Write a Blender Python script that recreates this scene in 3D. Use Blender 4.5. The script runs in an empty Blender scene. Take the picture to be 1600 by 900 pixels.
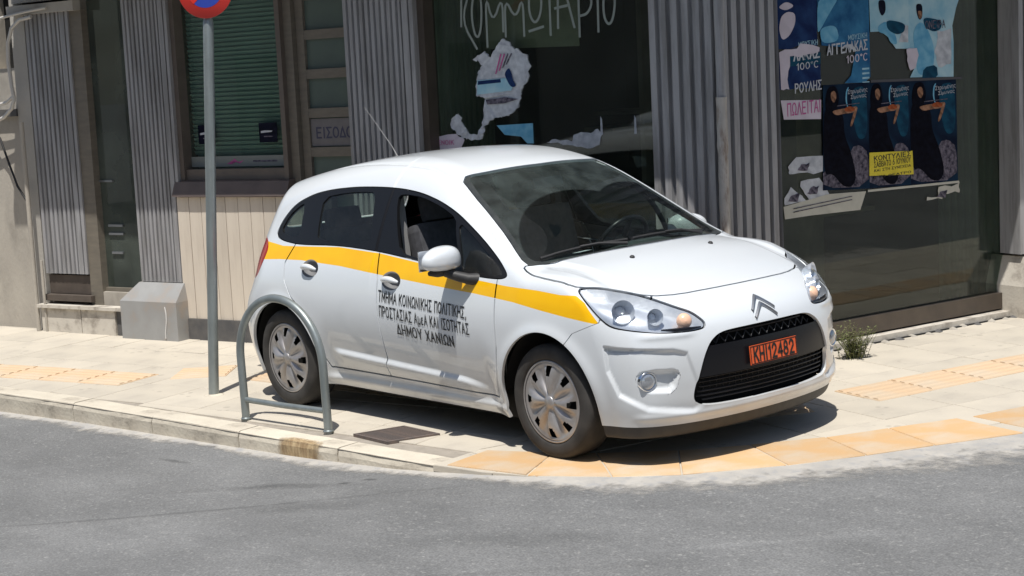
import bpy, bmesh, math, random
import numpy as np
from mathutils import Vector, Matrix
random.seed(7); rng = np.random.default_rng(7)
R_ = math.radians
sc = bpy.context.scene
COL = sc.collection

# ------------------------------------------------------------------ camera
cam_d = bpy.data.cameras.new("camera"); cam = bpy.data.objects.new("camera", cam_d); COL.objects.link(cam)
CAM_POS = Vector((6.867, -6.711, 2.168)); yaw, pitch, roll = 2.450228, 0.13864, -0.069056
d = Vector((math.cos(pitch)*math.cos(yaw), math.cos(pitch)*math.sin(yaw), -math.sin(pitch)))
r = Vector((math.sin(yaw), -math.cos(yaw), 0)); u = r.cross(d)
r2 = math.cos(roll)*r + math.sin(roll)*u; u2 = -math.sin(roll)*r + math.cos(roll)*u
cam.matrix_world = Matrix(((r2.x, u2.x, -d.x, CAM_POS.x), (r2.y, u2.y, -d.y, CAM_POS.y), (r2.z, u2.z, -d.z, CAM_POS.z), (0, 0, 0, 1)))
cam_d.sensor_width = 36; cam_d.lens = 2800.12/1600*36; cam_d.clip_end = 2000
sc.camera = cam

# ------------------------------------------------------------------ sky, sun, exposure
SUN = Vector((.24, -.27, .95)).normalized()
w = bpy.data.worlds.new("World"); sc.world = w; w.use_nodes = True
nt = w.node_tree; bg = nt.nodes["Background"]; sky = nt.nodes.new("ShaderNodeTexSky")
sky.sky_type = 'NISHITA'; sky.sun_disc = False
sky.sun_elevation = math.asin(SUN.z); sky.sun_rotation = math.atan2(SUN.x, SUN.y)
nt.links.new(sky.outputs[0], bg.inputs[0]); bg.inputs[1].default_value = .088
sl = bpy.data.lights.new("sun", 'SUN'); sl.energy = 4.6; sl.angle = R_(.5); sl.color = (1, .965, .905)
so = bpy.data.objects.new("sun", sl); COL.objects.link(so)
so.rotation_euler = (-SUN).to_track_quat('-Z', 'Y').to_euler()
sc.view_settings.view_transform = 'Standard'; sc.view_settings.look = 'None'; sc.view_settings.exposure = .12; sc.view_settings.gamma = 1

# ------------------------------------------------------------------ materials
def mk(name, c1, c2=None, scale=8., rough=.6, metal=0., bump=0., bscale=None, coat=0., spec=.5, stretch=(1, 1, 1),
       c3=None, s3=1.5, f3=(.55, .7), detail=6., rvar=0.):
    m = bpy.data.materials.new(name); m.use_nodes = True; N = m.node_tree.nodes; L = m.node_tree.links
    b = N["Principled BSDF"]; b.inputs["Base Color"].default_value = (*c1, 1); b.inputs["Roughness"].default_value = rough
    b.inputs["Metallic"].default_value = metal; b.inputs["Specular IOR Level"].default_value = spec
    if coat: b.inputs["Coat Weight"].default_value = coat; b.inputs["Coat Roughness"].default_value = .04
    if c2 or bump or c3:
        tc = N.new("ShaderNodeTexCoord"); mp = N.new("ShaderNodeMapping"); mp.inputs["Scale"].default_value = stretch
        L.new(tc.outputs["Object"], mp.inputs[0])
    if c2 or c3:
        n = N.new("ShaderNodeTexNoise"); n.inputs["Scale"].default_value = scale; n.inputs["Detail"].default_value = detail
        L.new(mp.outputs[0], n.inputs[0])
        cr = N.new("ShaderNodeMapRange"); cr.inputs["From Min"].default_value = .32; cr.inputs["From Max"].default_value = .68
        L.new(n.outputs[0], cr.inputs[0])
        mx = N.new("ShaderNodeMix"); mx.data_type = 'RGBA'; mx.inputs[6].default_value = (*c1, 1); mx.inputs[7].default_value = (*(c2 or c1), 1)
        L.new(cr.outputs[0], mx.inputs[0]); out = mx.outputs[2]
        if rvar:
            rr = N.new("ShaderNodeMapRange"); rr.inputs["To Min"].default_value = rough-rvar; rr.inputs["To Max"].default_value = rough+rvar
            L.new(cr.outputs[0], rr.inputs[0]); L.new(rr.outputs[0], b.inputs["Roughness"])
        if c3:
            n3 = N.new("ShaderNodeTexNoise"); n3.inputs["Scale"].default_value = s3; n3.inputs["Detail"].default_value = 8
            n3.inputs["Roughness"].default_value = .65; L.new(mp.outputs[0], n3.inputs[0])
            r3 = N.new("ShaderNodeMapRange"); r3.inputs["From Min"].default_value = f3[0]; r3.inputs["From Max"].default_value = f3[1]
            L.new(n3.outputs[0], r3.inputs[0])
            m3 = N.new("ShaderNodeMix"); m3.data_type = 'RGBA'; m3.inputs[7].default_value = (*c3, 1)
            L.new(r3.outputs[0], m3.inputs[0]); L.new(out, m3.inputs[6]); out = m3.outputs[2]
        L.new(out, b.inputs["Base Color"])
    if bump:
        nb = N.new("ShaderNodeTexNoise"); nb.inputs["Scale"].default_value = bscale or scale*4; nb.inputs["Detail"].default_value = 8
        L.new(mp.outputs[0], nb.inputs[0])
        bp = N.new("ShaderNodeBump"); bp.inputs["Strength"].default_value = 1; bp.inputs["Distance"].default_value = bump
        L.new(nb.outputs[0], bp.inputs["Height"]); L.new(bp.outputs[0], b.inputs["Normal"])
    return m
def glass(name, tint, refl=1., rough=.01, ior=1.5, f0=.045, dust=0., dustcol=(.35, .35, .33), dscale=6.):
    m = bpy.data.materials.new(name); m.use_nodes = True; N = m.node_tree.nodes; L = m.node_tree.links
    N.remove(N["Principled BSDF"]); o = N["Material Output"]
    t = N.new("ShaderNodeBsdfTransparent"); t.inputs[0].default_value = (*tint, 1)
    g = N.new("ShaderNodeBsdfGlossy"); g.inputs["Roughness"].default_value = rough; g.inputs[0].default_value = (refl, refl, refl, 1)
    # Schlick reflectance of a thin pane, the same from both sides
    ge = N.new("ShaderNodeNewGeometry"); dt = N.new("ShaderNodeVectorMath"); dt.operation = 'DOT_PRODUCT'; L.new(ge.outputs["Incoming"], dt.inputs[0]); L.new(ge.outputs["Normal"], dt.inputs[1])
    ab = N.new("ShaderNodeMath"); ab.operation = 'ABSOLUTE'; L.new(dt.outputs["Value"], ab.inputs[0])
    om = N.new("ShaderNodeMath"); om.operation = 'SUBTRACT'; om.inputs[0].default_value = 1; L.new(ab.outputs[0], om.inputs[1])
    pw = N.new("ShaderNodeMath"); pw.operation = 'POWER'; pw.inputs[1].default_value = 5; L.new(om.outputs[0], pw.inputs[0])
    mm = N.new("ShaderNodeMath"); mm.operation = 'MULTIPLY_ADD'; mm.inputs[1].default_value = .93; mm.inputs[2].default_value = f0; mm.use_clamp = True; L.new(pw.outputs[0], mm.inputs[0])
    x = N.new("ShaderNodeMixShader"); L.new(mm.outputs[0], x.inputs[0]); L.new(t.outputs[0], x.inputs[1]); L.new(g.outputs[0], x.inputs[2])
    out = x.outputs[0]
    if dust:
        df = N.new("ShaderNodeBsdfDiffuse"); df.inputs[0].default_value = (*dustcol, 1)
        tc = N.new("ShaderNodeTexCoord"); n = N.new("ShaderNodeTexNoise"); n.inputs["Scale"].default_value = dscale; n.inputs["Detail"].default_value = 8
        L.new(tc.outputs["Object"], n.inputs[0]); mr = N.new("ShaderNodeMapRange"); mr.inputs["From Min"].default_value = .3; mr.inputs["From Max"].default_value = .75
        mr.inputs["To Min"].default_value = dust*.4; mr.inputs["To Max"].default_value = dust*1.5; L.new(n.outputs[0], mr.inputs[0])
        x2 = N.new("ShaderNodeMixShader"); L.new(mr.outputs[0], x2.inputs[0]); L.new(out, x2.inputs[1]); L.new(df.outputs[0], x2.inputs[2]); out = x2.outputs[0]
        m["dust"] = True
    L.new(out, o.inputs[0]); return m

# ------------------------------------------------------------------ object helpers
ORIG = {}
def thing(name, label, cat, loc=(0, 0, 0), group=None, kind=None):
    o = bpy.data.objects.new(name, None); COL.objects.link(o); o.location = loc; o.empty_display_size = .1
    o['label'] = label; o['category'] = cat
    if group: o['group'] = group
    if kind: o['kind'] = kind
    return o
def tag(o, label, cat, group=None):
    o['label'] = label; o['category'] = cat
    if group: o['group'] = group
    return o
def absloc(o):
    v = Vector(o.location)
    while o.parent: o = o.parent; v = v + Vector(o.location)
    return v
def put(name, me, parent=None, kind=None, label=None, origin=None):
    """link a mesh made in world coordinates, its origin moved to its own middle"""
    o = bpy.data.objects.new(name, me)
    if origin is None and len(me.vertices):
        co = np.empty(len(me.vertices)*3, 'f'); me.vertices.foreach_get('co', co); co = co.reshape(-1, 3)
        origin = (co.min(0)+co.max(0))/2
    if origin is not None and not me.get('moved'):
        me.transform(Matrix.Translation(-Vector(origin))); me['moved'] = True
    base = absloc(parent) if parent else Vector((0, 0, 0))
    if origin is not None: o.location = Vector(origin)-base
    if parent: o.parent = parent
    COL.objects.link(o)
    if kind: o['kind'] = kind
    if label: o['label'] = label
    return o
def mesh(name, V, F, m=None, smooth=False):
    me = bpy.data.meshes.new(name); me.from_pydata([tuple(map(float, v)) for v in V], [], [tuple(map(int, f)) for f in F])
    if m:
        for q in (m if isinstance(m, (list, tuple)) else [m]): me.materials.append(q)
    if smooth: me.polygons.foreach_set('use_smooth', [True]*len(me.polygons))
    me.update(); return me
class MB:
    """collects simple shapes"""
    def __init__(s): s.V = []; s.F = []; s.S = []
    def add(s, V, F, smooth=False):
        b = len(s.V); s.V += [tuple(v) for v in V]; s.F += [tuple(i+b for i in f) for f in F]; s.S += [smooth]*len(F); return s
    def box(s, c, size, X=(1, 0, 0), Y=(0, 1, 0), Z=(0, 0, 1), bev=0.):
        c = np.array(c, float); X, Y, Z = [np.array(q, float) for q in (X, Y, Z)]; hx, hy, hz = [q/2 for q in size]
        if bev <= 0:
            V = [c+X*hx*a+Y*hy*b+Z*hz*e for a in (-1, 1) for b in (-1, 1) for e in (-1, 1)]
            return s.add(V, [(0, 1, 3, 2), (4, 6, 7, 5), (0, 4, 5, 1), (2, 3, 7, 6), (0, 2, 6, 4), (1, 5, 7, 3)])
        bm = bmesh.new(); bmesh.ops.create_cube(bm, size=1)
        for v in bm.verts: v.co = Vector((v.co.x*size[0], v.co.y*size[1], v.co.z*size[2]))
        bmesh.ops.bevel(bm, geom=list(bm.edges), offset=min(bev, min(size)*.45), segments=2, profile=.7, affect='EDGES')
        bm.verts.index_update(); V = [c+X*v.co.x+Y*v.co.y+Z*v.co.z for v in bm.verts]; F = [[v.index for v in f.verts] for f in bm.faces]; bm.free()
        return s.add(V, F)
    def tube(s, pts, r, n=10, caps=True, smooth=True):
        P = [np.array(p, float) for p in pts]; rr = r if hasattr(r, '__len__') else [r]*len(P); V = []; F = []; up = None
        for i, p in enumerate(P):
            t = P[min(i+1, len(P)-1)]-P[max(i-1, 0)]; t = t/(np.linalg.norm(t)+1e-12)
            if up is None: up = np.cross(t, (0, 0, 1.) if abs(t[2]) < .9 else (1., 0, 0))
            up = up-t*(up@t); up = up/np.linalg.norm(up); q = np.cross(t, up)
            V += [p+rr[i]*(math.cos(2*math.pi*k/n)*up+math.sin(2*math.pi*k/n)*q) for k in range(n)]
        for i in range(len(P)-1):
            F += [(i*n+k, i*n+(k+1) % n, (i+1)*n+(k+1) % n, (i+1)*n+k) for k in range(n)]
        b = len(s.V); s.add(V, F, smooth)
        if caps: s.add(V[:n], [tuple(range(n))[::-1]]); s.add(V[-n:], [tuple(range(n))])
        return s
    def lathe(s, prof, c, ax, n=48, smooth=True, ref=None):
        ax = np.array(ax, float); ax /= np.linalg.norm(ax); a = np.cross(ax, (0, 0, 1.) if abs(ax[2]) < .9 else (1., 0, 0)); a /= np.linalg.norm(a); b = np.cross(ax, a)
        V = [np.array(c)+ax*h+rad*(math.cos(2*math.pi*k/n)*a+math.sin(2*math.pi*k/n)*b) for rad, h in prof for k in range(n)]
        F = [(i*n+k, i*n+(k+1) % n, (i+1)*n+(k+1) % n, (i+1)*n+k) for i in range(len(prof)-1) for k in range(n)]
        return s.add(V, F, smooth)
    def prism(s, poly, h0, h1, fr):
        """polygon in a frame's plane, from height h0 to h1 along its normal; fr(u, v, h) -> point"""
        n = len(poly); V = [fr(a, b, h0) for a, b in poly]+[fr(a, b, h1) for a, b in poly]
        return s.add(V, [tuple(range(n))[::-1], tuple(range(n, 2*n))]+[(i, (i+1) % n, n+(i+1) % n, n+i) for i in range(n)])
    def build(s, name, m, parent=None, kind=None, label=None):
        me = mesh(name, s.V, s.F, m); me.polygons.foreach_set('use_smooth', s.S); me.update()
        return put(name, me, parent, kind, label)
def text_mesh(txt, size, width=None, bold=0.):
    """flat lettering, origin at its centre: vertices (N,2) and faces"""
    cu = bpy.data.curves.new("t", 'FONT'); cu.body = txt; cu.size = size; cu.align_x = 'CENTER'; cu.align_y = 'CENTER'; cu.offset = bold; cu.resolution_u = 3
    ob = bpy.data.objects.new("t", cu); COL.objects.link(ob); dg = bpy.context.evaluated_depsgraph_get()
    me = bpy.data.meshes.new_from_object(ob.evaluated_get(dg)); bm = bmesh.new(); bm.from_mesh(me); bmesh.ops.triangulate(bm, faces=bm.faces[:]); bm.to_mesh(me); bm.free(); COL.objects.unlink(ob); bpy.data.objects.remove(ob)
    V = np.array([v.co[:2] for v in me.vertices]); F = [tuple(p.vertices) for p in me.polygons]; bpy.data.meshes.remove(me)
    if len(V):
        V = V-(V.min(0)+V.max(0))/2
        if width: V[:, 0] *= width/(V[:, 0].max()-V[:, 0].min())
    return V, F

def _arc(cx, cy, rx, ry, a0, a1, n=14): return [(cx+rx*math.cos(R_(a0+(a1-a0)*k/n)), cy+ry*math.sin(R_(a0+(a1-a0)*k/n))) for k in range(n+1)]
GLY = {
 'Α': [[(0, 0), (.3, 1), (.6, 0)], [(.12, .36), (.48, .36)]], 'Β': [[(.02, 0), (.02, 1), (.3, 1)]+_arc(.3, .76, .24, .24, 90, -90)+[(.02, .52)], [(.3, .52)]+_arc(.32, .26, .26, .26, 90, -90)+[(.02, 0)]],
 'Γ': [[(.04, 0), (.04, 1), (.52, 1)]], 'Δ': [[(.0, .03), (.3, 1), (.6, .03), (0, .03)]], 'Ε': [[(.54, 0), (.04, 0), (.04, 1), (.54, 1)], [(.04, .52), (.46, .52)]],
 'Η': [[(.04, 0), (.04, 1)], [(.56, 0), (.56, 1)], [(.04, .5), (.56, .5)]], 'Θ': [_arc(.32, .5, .31, .5, 0, 360, 24), [(.18, .5), (.46, .5)]], 'Ι': [[(.1, 0), (.1, 1)]],
 'Κ': [[(.04, 0), (.04, 1)], [(.54, 1), (.04, .40)], [(.20, .58), (.56, 0)]], 'Λ': [[(0, 0), (.3, 1), (.6, 0)]], 'Μ': [[(.03, 0), (.03, 1), (.36, .25), (.69, 1), (.69, 0)]], 'Ν': [[(.04, 0), (.04, 1), (.56, 0), (.56, 1)]],
 'Ξ': [[(.04, 1), (.54, 1)], [(.1, .5), (.48, .5)], [(.04, 0), (.54, 0)]], 'Ο': [_arc(.32, .5, .31, .5, 0, 360, 24)], 'Π': [[(.04, 0), (.04, 1), (.56, 1), (.56, 0)]], 'Ρ': [[(.04, 0), (.04, 1), (.3, 1)]+_arc(.3, .74, .25, .26, 90, -90)+[(.04, .48)]],
 'Σ': [[(.56, 1), (.04, 1), (.34, .52), (.04, 0), (.58, 0)]], 'Τ': [[(0, 1), (.6, 1)], [(.3, 1), (.3, 0)]], 'Υ': [[(0, 1), (.3, .45), (.6, 1)], [(.3, .45), (.3, 0)]], 'Φ': [_arc(.34, .52, .32, .28, 0, 360, 20), [(.34, 1), (.34, 0)]],
 'Χ': [[(.02, 0), (.56, 1)], [(.02, 1), (.56, 0)]], 'Ω': [[(.0, .03), (.2, .03)]+_arc(.33, .56, .30, .43, 245, -65, 22)+[(.46, .03), (.66, .03)]],
 'μ': [[(.06, -.25), (.06, .68)], [(.06, .2)]+_arc(.26, .2, .2, .19, 180, 360, 10)+[(.46, .68), (.46, 0)]], 'ε': [_arc(.27, .52, .19, .15, 60, 270, 12), _arc(.27, .18, .22, .18, 90, 310, 12)],
 '0': [_arc(.28, .5, .26, .5, 0, 360, 24)], '1': [[(.06, .78), (.24, 1), (.24, 0)]], '2': [_arc(.28, .72, .25, .28, 170, -30, 14)+[(.04, 0), (.56, 0)]], '3': [_arc(.27, .75, .23, .25, 150, -90, 12), _arc(.27, .26, .26, .26, 90, -150, 12)],
 '4': [[(.44, 0), (.44, 1), (.02, .3), (.58, .3)]], '6': [_arc(.29, .3, .25, .3, 0, 360, 20), [(.05, .34), (.14, .7), (.40, 1)]], '8': [_arc(.28, .75, .21, .25, 0, 360, 18), _arc(.28, .26, .26, .26, 0, 360, 18)],
 ',': [[(.1, .08), (.04, -.16)]], ':': [[(.08, .2), (.08, .28)], [(.08, .6), (.08, .68)]], '°': [_arc(.12, .86, .11, .12, 0, 360, 12)], 'C': [_arc(.32, .5, .30, .5, 50, 310, 18)], 'K': [[(.04, 0), (.04, 1)], [(.54, 1), (.04, .40)], [(.20, .58), (.56, 0)]], 'H': [[(.04, 0), (.04, 1)], [(.56, 0), (.56, 1)], [(.04, .5), (.56, .5)]], 'I': [[(.1, 0), (.1, 1)]]}
ADV = {'Ι': .2, 'I': .2, 'Μ': .72, 'Ω': .66, ' ': .25, ',': .16, ':': .16, '1': .32, '°': .24, 'Ο': .64, 'Θ': .64, 'μ': .5, 'ε': .5}
def block_text(txt, width, height, pen=.13, gap=.20):
    """sign-writer's capitals as flat strokes, centred: vertices (u, v, lift) and faces"""
    V, F, x, q = [], [], 0., 0
    for ch in txt:
        for st in GLY.get(ch, []):
            P = []; S_ = [np.array(p, float) for p in st]; S_ = [p for i, p in enumerate(S_) if i == 0 or np.linalg.norm(p-S_[i-1]) > 1e-4]
            for a, b in zip(S_[:-1], S_[1:]):
                n = max(1, int(np.linalg.norm(b-a)/.22)); P += [a+(b-a)*k/n for k in range(n)]
            P.append(S_[-1]); closed = np.linalg.norm(P[0]-P[-1]) < 1e-6; q = (q+1) % 4; base = len(V); n = len(P)
            for i in range(n):
                a = P[i]-P[i-1] if i else (P[0]-P[-2] if closed else P[1]-P[0]); b = P[i+1]-P[i] if i < n-1 else (P[1]-P[0] if closed else P[-1]-P[-2])
                a = a/np.linalg.norm(a); b = b/np.linalg.norm(b); m = a+b+1e-9*a; m = m/max(np.linalg.norm(m), .3); k = min(1/max(m@a, .45), 1.9); nn = np.array([-m[1], m[0]])*pen/2*k
                e = -a*pen*.5*(0 if closed or (n > 2 and False) else 1) if i == 0 else (a*pen*.5 if i == n-1 and not closed else 0)
                for s_ in (-1, 1): p = P[i]+nn*s_+e; V.append((x+p[0], p[1], q))
            F += [(base+2*i, base+2*i+1, base+2*i+3, base+2*i+2) for i in range(n-1)]
        x += ADV.get(ch, .6)+gap
    V = np.array(V); w_ = x-gap; V[:, 0] = (V[:, 0]/w_-.5)*width; V[:, 1] = (V[:, 1]-.5)*height; V[:, 2] *= .00012; return V, F
# ------------------------------------------------------------------ car body surface: an implicit shape in metres,
# x forward, y left, z up, origin on the ground under the front axle
def table(xs, ys, lo=-4.0, hi=2.5, n=3251):
    """smooth monotone-ish cubic through the points, tabulated"""
    xs=np.array(xs,float); ys=np.array(ys,float); o=np.argsort(xs); xs=xs[o]; ys=ys[o]
    h=np.diff(xs); d=np.diff(ys)/h; m=np.empty(len(xs)); m[0]=d[0]; m[-1]=d[-1]
    for i in range(1,len(xs)-1):
        m[i]=0 if d[i-1]*d[i]<=0 else (h[i-1]+h[i])/(h[i-1]/d[i]+h[i]/d[i-1])
        # blend with finite difference for smoothness
        fd=(d[i-1]*h[i]+d[i]*h[i-1])/(h[i-1]+h[i]); m[i]=.2*m[i]+.8*fd
    X=np.linspace(lo,hi,n); k=np.clip(np.searchsorted(xs,X)-1,0,len(xs)-2)
    t=np.clip((X-xs[k])/h[k],0,1); H=h[k]
    Y=(2*t**3-3*t**2+1)*ys[k]+(t**3-2*t**2+t)*H*m[k]+(-2*t**3+3*t**2)*ys[k+1]+(t**3-t**2)*H*m[k+1]
    Y=np.where(X<xs[0],ys[0]+(X-xs[0])*m[0],Y); Y=np.where(X>xs[-1],ys[-1]+(X-xs[-1])*m[-1],Y)
    ker=np.hanning(27); ker/=ker.sum(); Y2=np.convolve(np.pad(Y,13,mode='edge'),ker,'valid')
    return lambda x: np.interp(x,X,Y2)
WZ=table([.12,.22,.30,.40,.50,.60,.70,.80,.90,.96,1.0,1.1,1.2,1.3,1.4,1.5,1.6],
 [.785,.805,.825,.845,.857,.862,.862,.850,.825,.802,.785,.744,.699,.648,.588,.515,.43])
PX=table([-3,-1.5,-.6,-.3,0,.2,.4,.55,.7,.9],[1,1,1,1,.996,.985,.965,.94,.89,.80])
PXR=table([-3.3,-3.0,-2.8,-2.5,-2.1,-1.9],[.90,.95,.975,.99,1,1])
PXU=table([-3.3,-3.0,-2.8,-2.5,-2.1,-1.9],[.76,.85,.905,.96,.995,1])
ZC=table([1.1,.9,.84,.78,.70,.6,.5,.3,.12,0,-.06,-.12,-.234,-.5,-.75,-.98,-1.1,-1.3,-1.5,-1.8,-2.1,-2.4,-2.7,-2.85,-3.0,-3.3],
 [.2,.55,.665,.735,.79,.838,.878,.945,.995,1.018,1.028,1.038,1.083,1.232,1.365,1.470,1.498,1.525,1.533,1.522,1.492,1.448,1.39,1.352,1.30,1.1])
CAM=table([.8,.1,-.2,-1.,-1.3,-3.],[.12,.09,.15,.17,.13,.13])
XF=table([.0,.12,.20,.25,.30,.40,.46,.55,.65,.70,.75,.80,.85,.9,1.1],
 [.62,.70,.745,.765,.785,.797,.80,.797,.775,.755,.725,.68,.61,.5,.1])
XR=table([.1,.2,.3,.45,.6,.75,.9,1.0,1.1,1.2,1.3,1.4,1.6],
 [-3.0,-3.06,-3.10,-3.13,-3.13,-3.09,-3.06,-3.01,-2.96,-2.90,-2.86,-2.84,-2.78])
FA,FB,RA,RB=.23,.5,.20,.7
def smax(a,b,k):
    h=np.maximum(k-np.abs(a-b),0)/k
    return np.maximum(a,b)+h*h*k*.25
def ss(x,a,b):
    t=np.clip((x-a)/(b-a),0,1); return t*t*(3-2*t)
def side(x,z):
    u=ss(z,.75,1.15); w=WZ(z)*np.where(x>-1.5,PX(x),PXR(x)*(1-u)+PXU(x)*u)+.022*ss(x,-1.3,-.9)*ss(z,.95,1.15)*ss(-z,-1.46,-1.3)
    w=w-.036*ss(-z,-.66,-.26)*ss(x,-2.12,-1.95)*ss(-x,.36,.52)
    for cx in (0,-2.466):
        r=np.hypot(x-cx,z-.30); w=w+.014*np.exp(-((r-.36)/.045)**2)*(z>.1)
    return w
def body0(p):
    x,y,z=p[...,0],np.abs(p[...,1]),p[...,2]
    top=(z-ZC(x)+CAM(x)*y*y)
    sd=(y-side(x,z))
    gh=ss(z,.95,1.15)
    k1=.06+.07*gh
    f=smax(top*.93,sd,k1)
    fr=(x-XF(z)+FA*y*y+FB*y**6)*.95
    rr=(XR(z)+(RA*y*y+RB*y**6)*(.55+.45*ss(z,.5,.95))-x)*.95
    f=smax(f,fr,.07); f=smax(f,rr,.09)
    f=smax(f,.14-z,.03)
    return f
def seg_sdf(P, poly, closed=True):
    """signed distance (negative inside) of points P (N,2) to a polygon"""
    poly = np.asarray(poly, float); n = len(poly); d = np.full(len(P), 1e9); ins = np.zeros(len(P), bool)
    for i in range(n if closed else n-1):
        a = poly[i]; b = poly[(i+1) % n]; e = b-a; w_ = P-a; t = np.clip((w_@e)/(e@e), 0, 1)
        q = w_-t[:, None]*e; d = np.minimum(d, (q*q).sum(1))
        c1 = (P[:, 1] >= a[1]) != (P[:, 1] >= b[1])
        if b[1] != a[1]: ins ^= c1 & (P[:, 0] < (b[0]-a[0])*(P[:, 1]-a[1])/(b[1]-a[1])+a[0])
    d = np.sqrt(d); return np.where(ins, -d, d) if closed else d
def smooth_poly(pts, it=2, closed=True):
    """Chaikin corner cutting"""
    P = np.array(pts, float)
    for _ in range(it):
        Q = np.roll(P, -1, 0); P = np.stack([.78*P+.22*Q, .22*P+.78*Q], 1).reshape(-1, P.shape[1])
    return P
REC = [(1.19, .625), (1.175, .50), (1.10, .375), (.90, .30), (.58, .268), (.50, .30), (.54, .44), (.60, .58), (.70, .602)]
FOGP = [(.965, .475), (.93, .495), (.83, .503), (.70, .496), (.665, .478), (.70, .41), (.74, .385), (.88, .392), (.95, .42)]
SLOT = [(1.19, .632), (1.175, .600), (1.10, .588), (.95, .592), (.74, .600), (.74, .606), (.95, .615)]
def detail(p):
    """relief added to the plain surface, metres outward"""
    sh = p.shape[:-1]; q = p.reshape(-1, 3); x, y, z = q[:, 0], np.abs(q[:, 1]), q[:, 2]; D = np.zeros(len(q))
    # pressed spear low on the doors
    zh = .415-.0455*(x+1.87)-.02*ss(x, -.75, -.5)
    win = ss(x, -1.98, -1.86)*ss(-x, .50, .70)*ss(y, .6, .7)
    D += .020*ss(zh-z, -.004, .034)*ss(z, zh-.13, zh-.035)*win
    # sill rib
    D += .016*np.exp(-((z-.218)/.026)**2)*ss(y, .6, .7)*ss(x, -2.1, -2.0)*ss(-x, .3, .4)
    # bonnet creases and raised fender crowns
    hood = ss(x, -.25, -.05)*ss(z, .80, .88)
    D += (-.012*ss(y, .565, .615)+.010*ss(y, .64, .70))*hood*ss(-x, -.50, -.35)
    # roof channel
    yl = np.interp(x, [-2.3, -1.688, -1.258, -.977, -.533, -.25], [.44, .473, .491, .539, .692, .79])
    D += -.007*np.exp(-((y-yl-.012)/.010)**2)*ss(x, -2.4, -2.2)*ss(-x, .30, .45)*ss(z, .98, 1.06)
    # front bumper: recess round the fog lamp, its pocket and the chin rib
    f = (x > .1)
    if f.any():
        u_ = y[f]+(.79-x[f]); P = np.stack([u_, z[f]], 1); dd = np.zeros(f.sum())
        dd += -.022*ss(-seg_sdf(P, REC), -.008, .028)*ss(u_, .40, .75)
        dd += -.030*ss(-seg_sdf(P, FOGP), -.008, .026)
        dd += -.017*ss(-seg_sdf(P, SLOT), -.003, .012)*ss(u_, .72, 1.0)
        dd += .010*np.exp(-((z[f]-.262)/.020)**2)*ss(-u_, -1.05, -.9)
        dd += .008*np.exp(-((z[f]-.668)/.018)**2)*ss(u_, .50, .62)*ss(-u_, -1.0, -.85)
        D[f] += dd
    return D.reshape(sh)
def body(p): return body0(p)-detail(p)
def grad(f, p, h=.0015):
    g = np.empty_like(p)
    for k in range(3):
        e = np.zeros(3); e[k] = h; g[..., k] = (f(p+e)-f(p-e))/(2*h)
    return g
def FINE(V):
    x, y, z = V[:, 0], np.abs(V[:, 1]), V[:, 2]
    return ((x > .30) & (y > .28) & (z > .22) & (z < .66)) | (np.hypot(x+1.295, z-.85) < .15) & (y > .7) | (np.hypot(x+2.125, z-.875) < .15) & (y > .7) | ((x > -2.05) & (x < -.45) & (z > .2) & (z < .45) & (y > .7))
def refine(V, T, sel):
    """halve the edges whose two ends are selected, keeping the mesh closed"""
    E = np.concatenate([T[:, [0, 1]], T[:, [1, 2]], T[:, [2, 0]]]); Es = np.sort(E, 1); mk_ = sel[Es].all(1)
    key = Es[:, 0]*len(V)+Es[:, 1]; uk, first, inv = np.unique(key, return_index=True, return_inverse=True); inv = inv.reshape(-1)
    um = mk_[first]; nid = np.full(len(uk), -1); nid[um] = len(V)+np.arange(um.sum()); Vn = V[Es[first[um]]].mean(1); m = nid[inv].reshape(3, -1).T
    c = (m >= 0).sum(1); out = [T[c == 0]]; a = T[c == 3]; q = m[c == 3]
    out += [np.stack([a[:, 0], q[:, 0], q[:, 2]], 1), np.stack([q[:, 0], a[:, 1], q[:, 1]], 1), np.stack([q[:, 2], q[:, 1], a[:, 2]], 1), q]
    for k in range(3):   # one split edge: (k, k+1)
        s_ = (c == 1) & (m[:, k] >= 0); a = T[s_]; i, j, l = k, (k+1) % 3, (k+2) % 3; out += [np.stack([a[:, i], m[s_][:, k], a[:, l]], 1), np.stack([m[s_][:, k], a[:, j], a[:, l]], 1)]
        s_ = (c == 2) & (m[:, k] < 0); a = T[s_]; mj = m[s_][:, j]; ml = m[s_][:, l]
        out += [np.stack([a[:, i], a[:, j], mj], 1), np.stack([a[:, i], mj, ml], 1), np.stack([ml, mj, a[:, l]], 1)]
    return np.concatenate([V, Vn]), np.concatenate(out)
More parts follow.
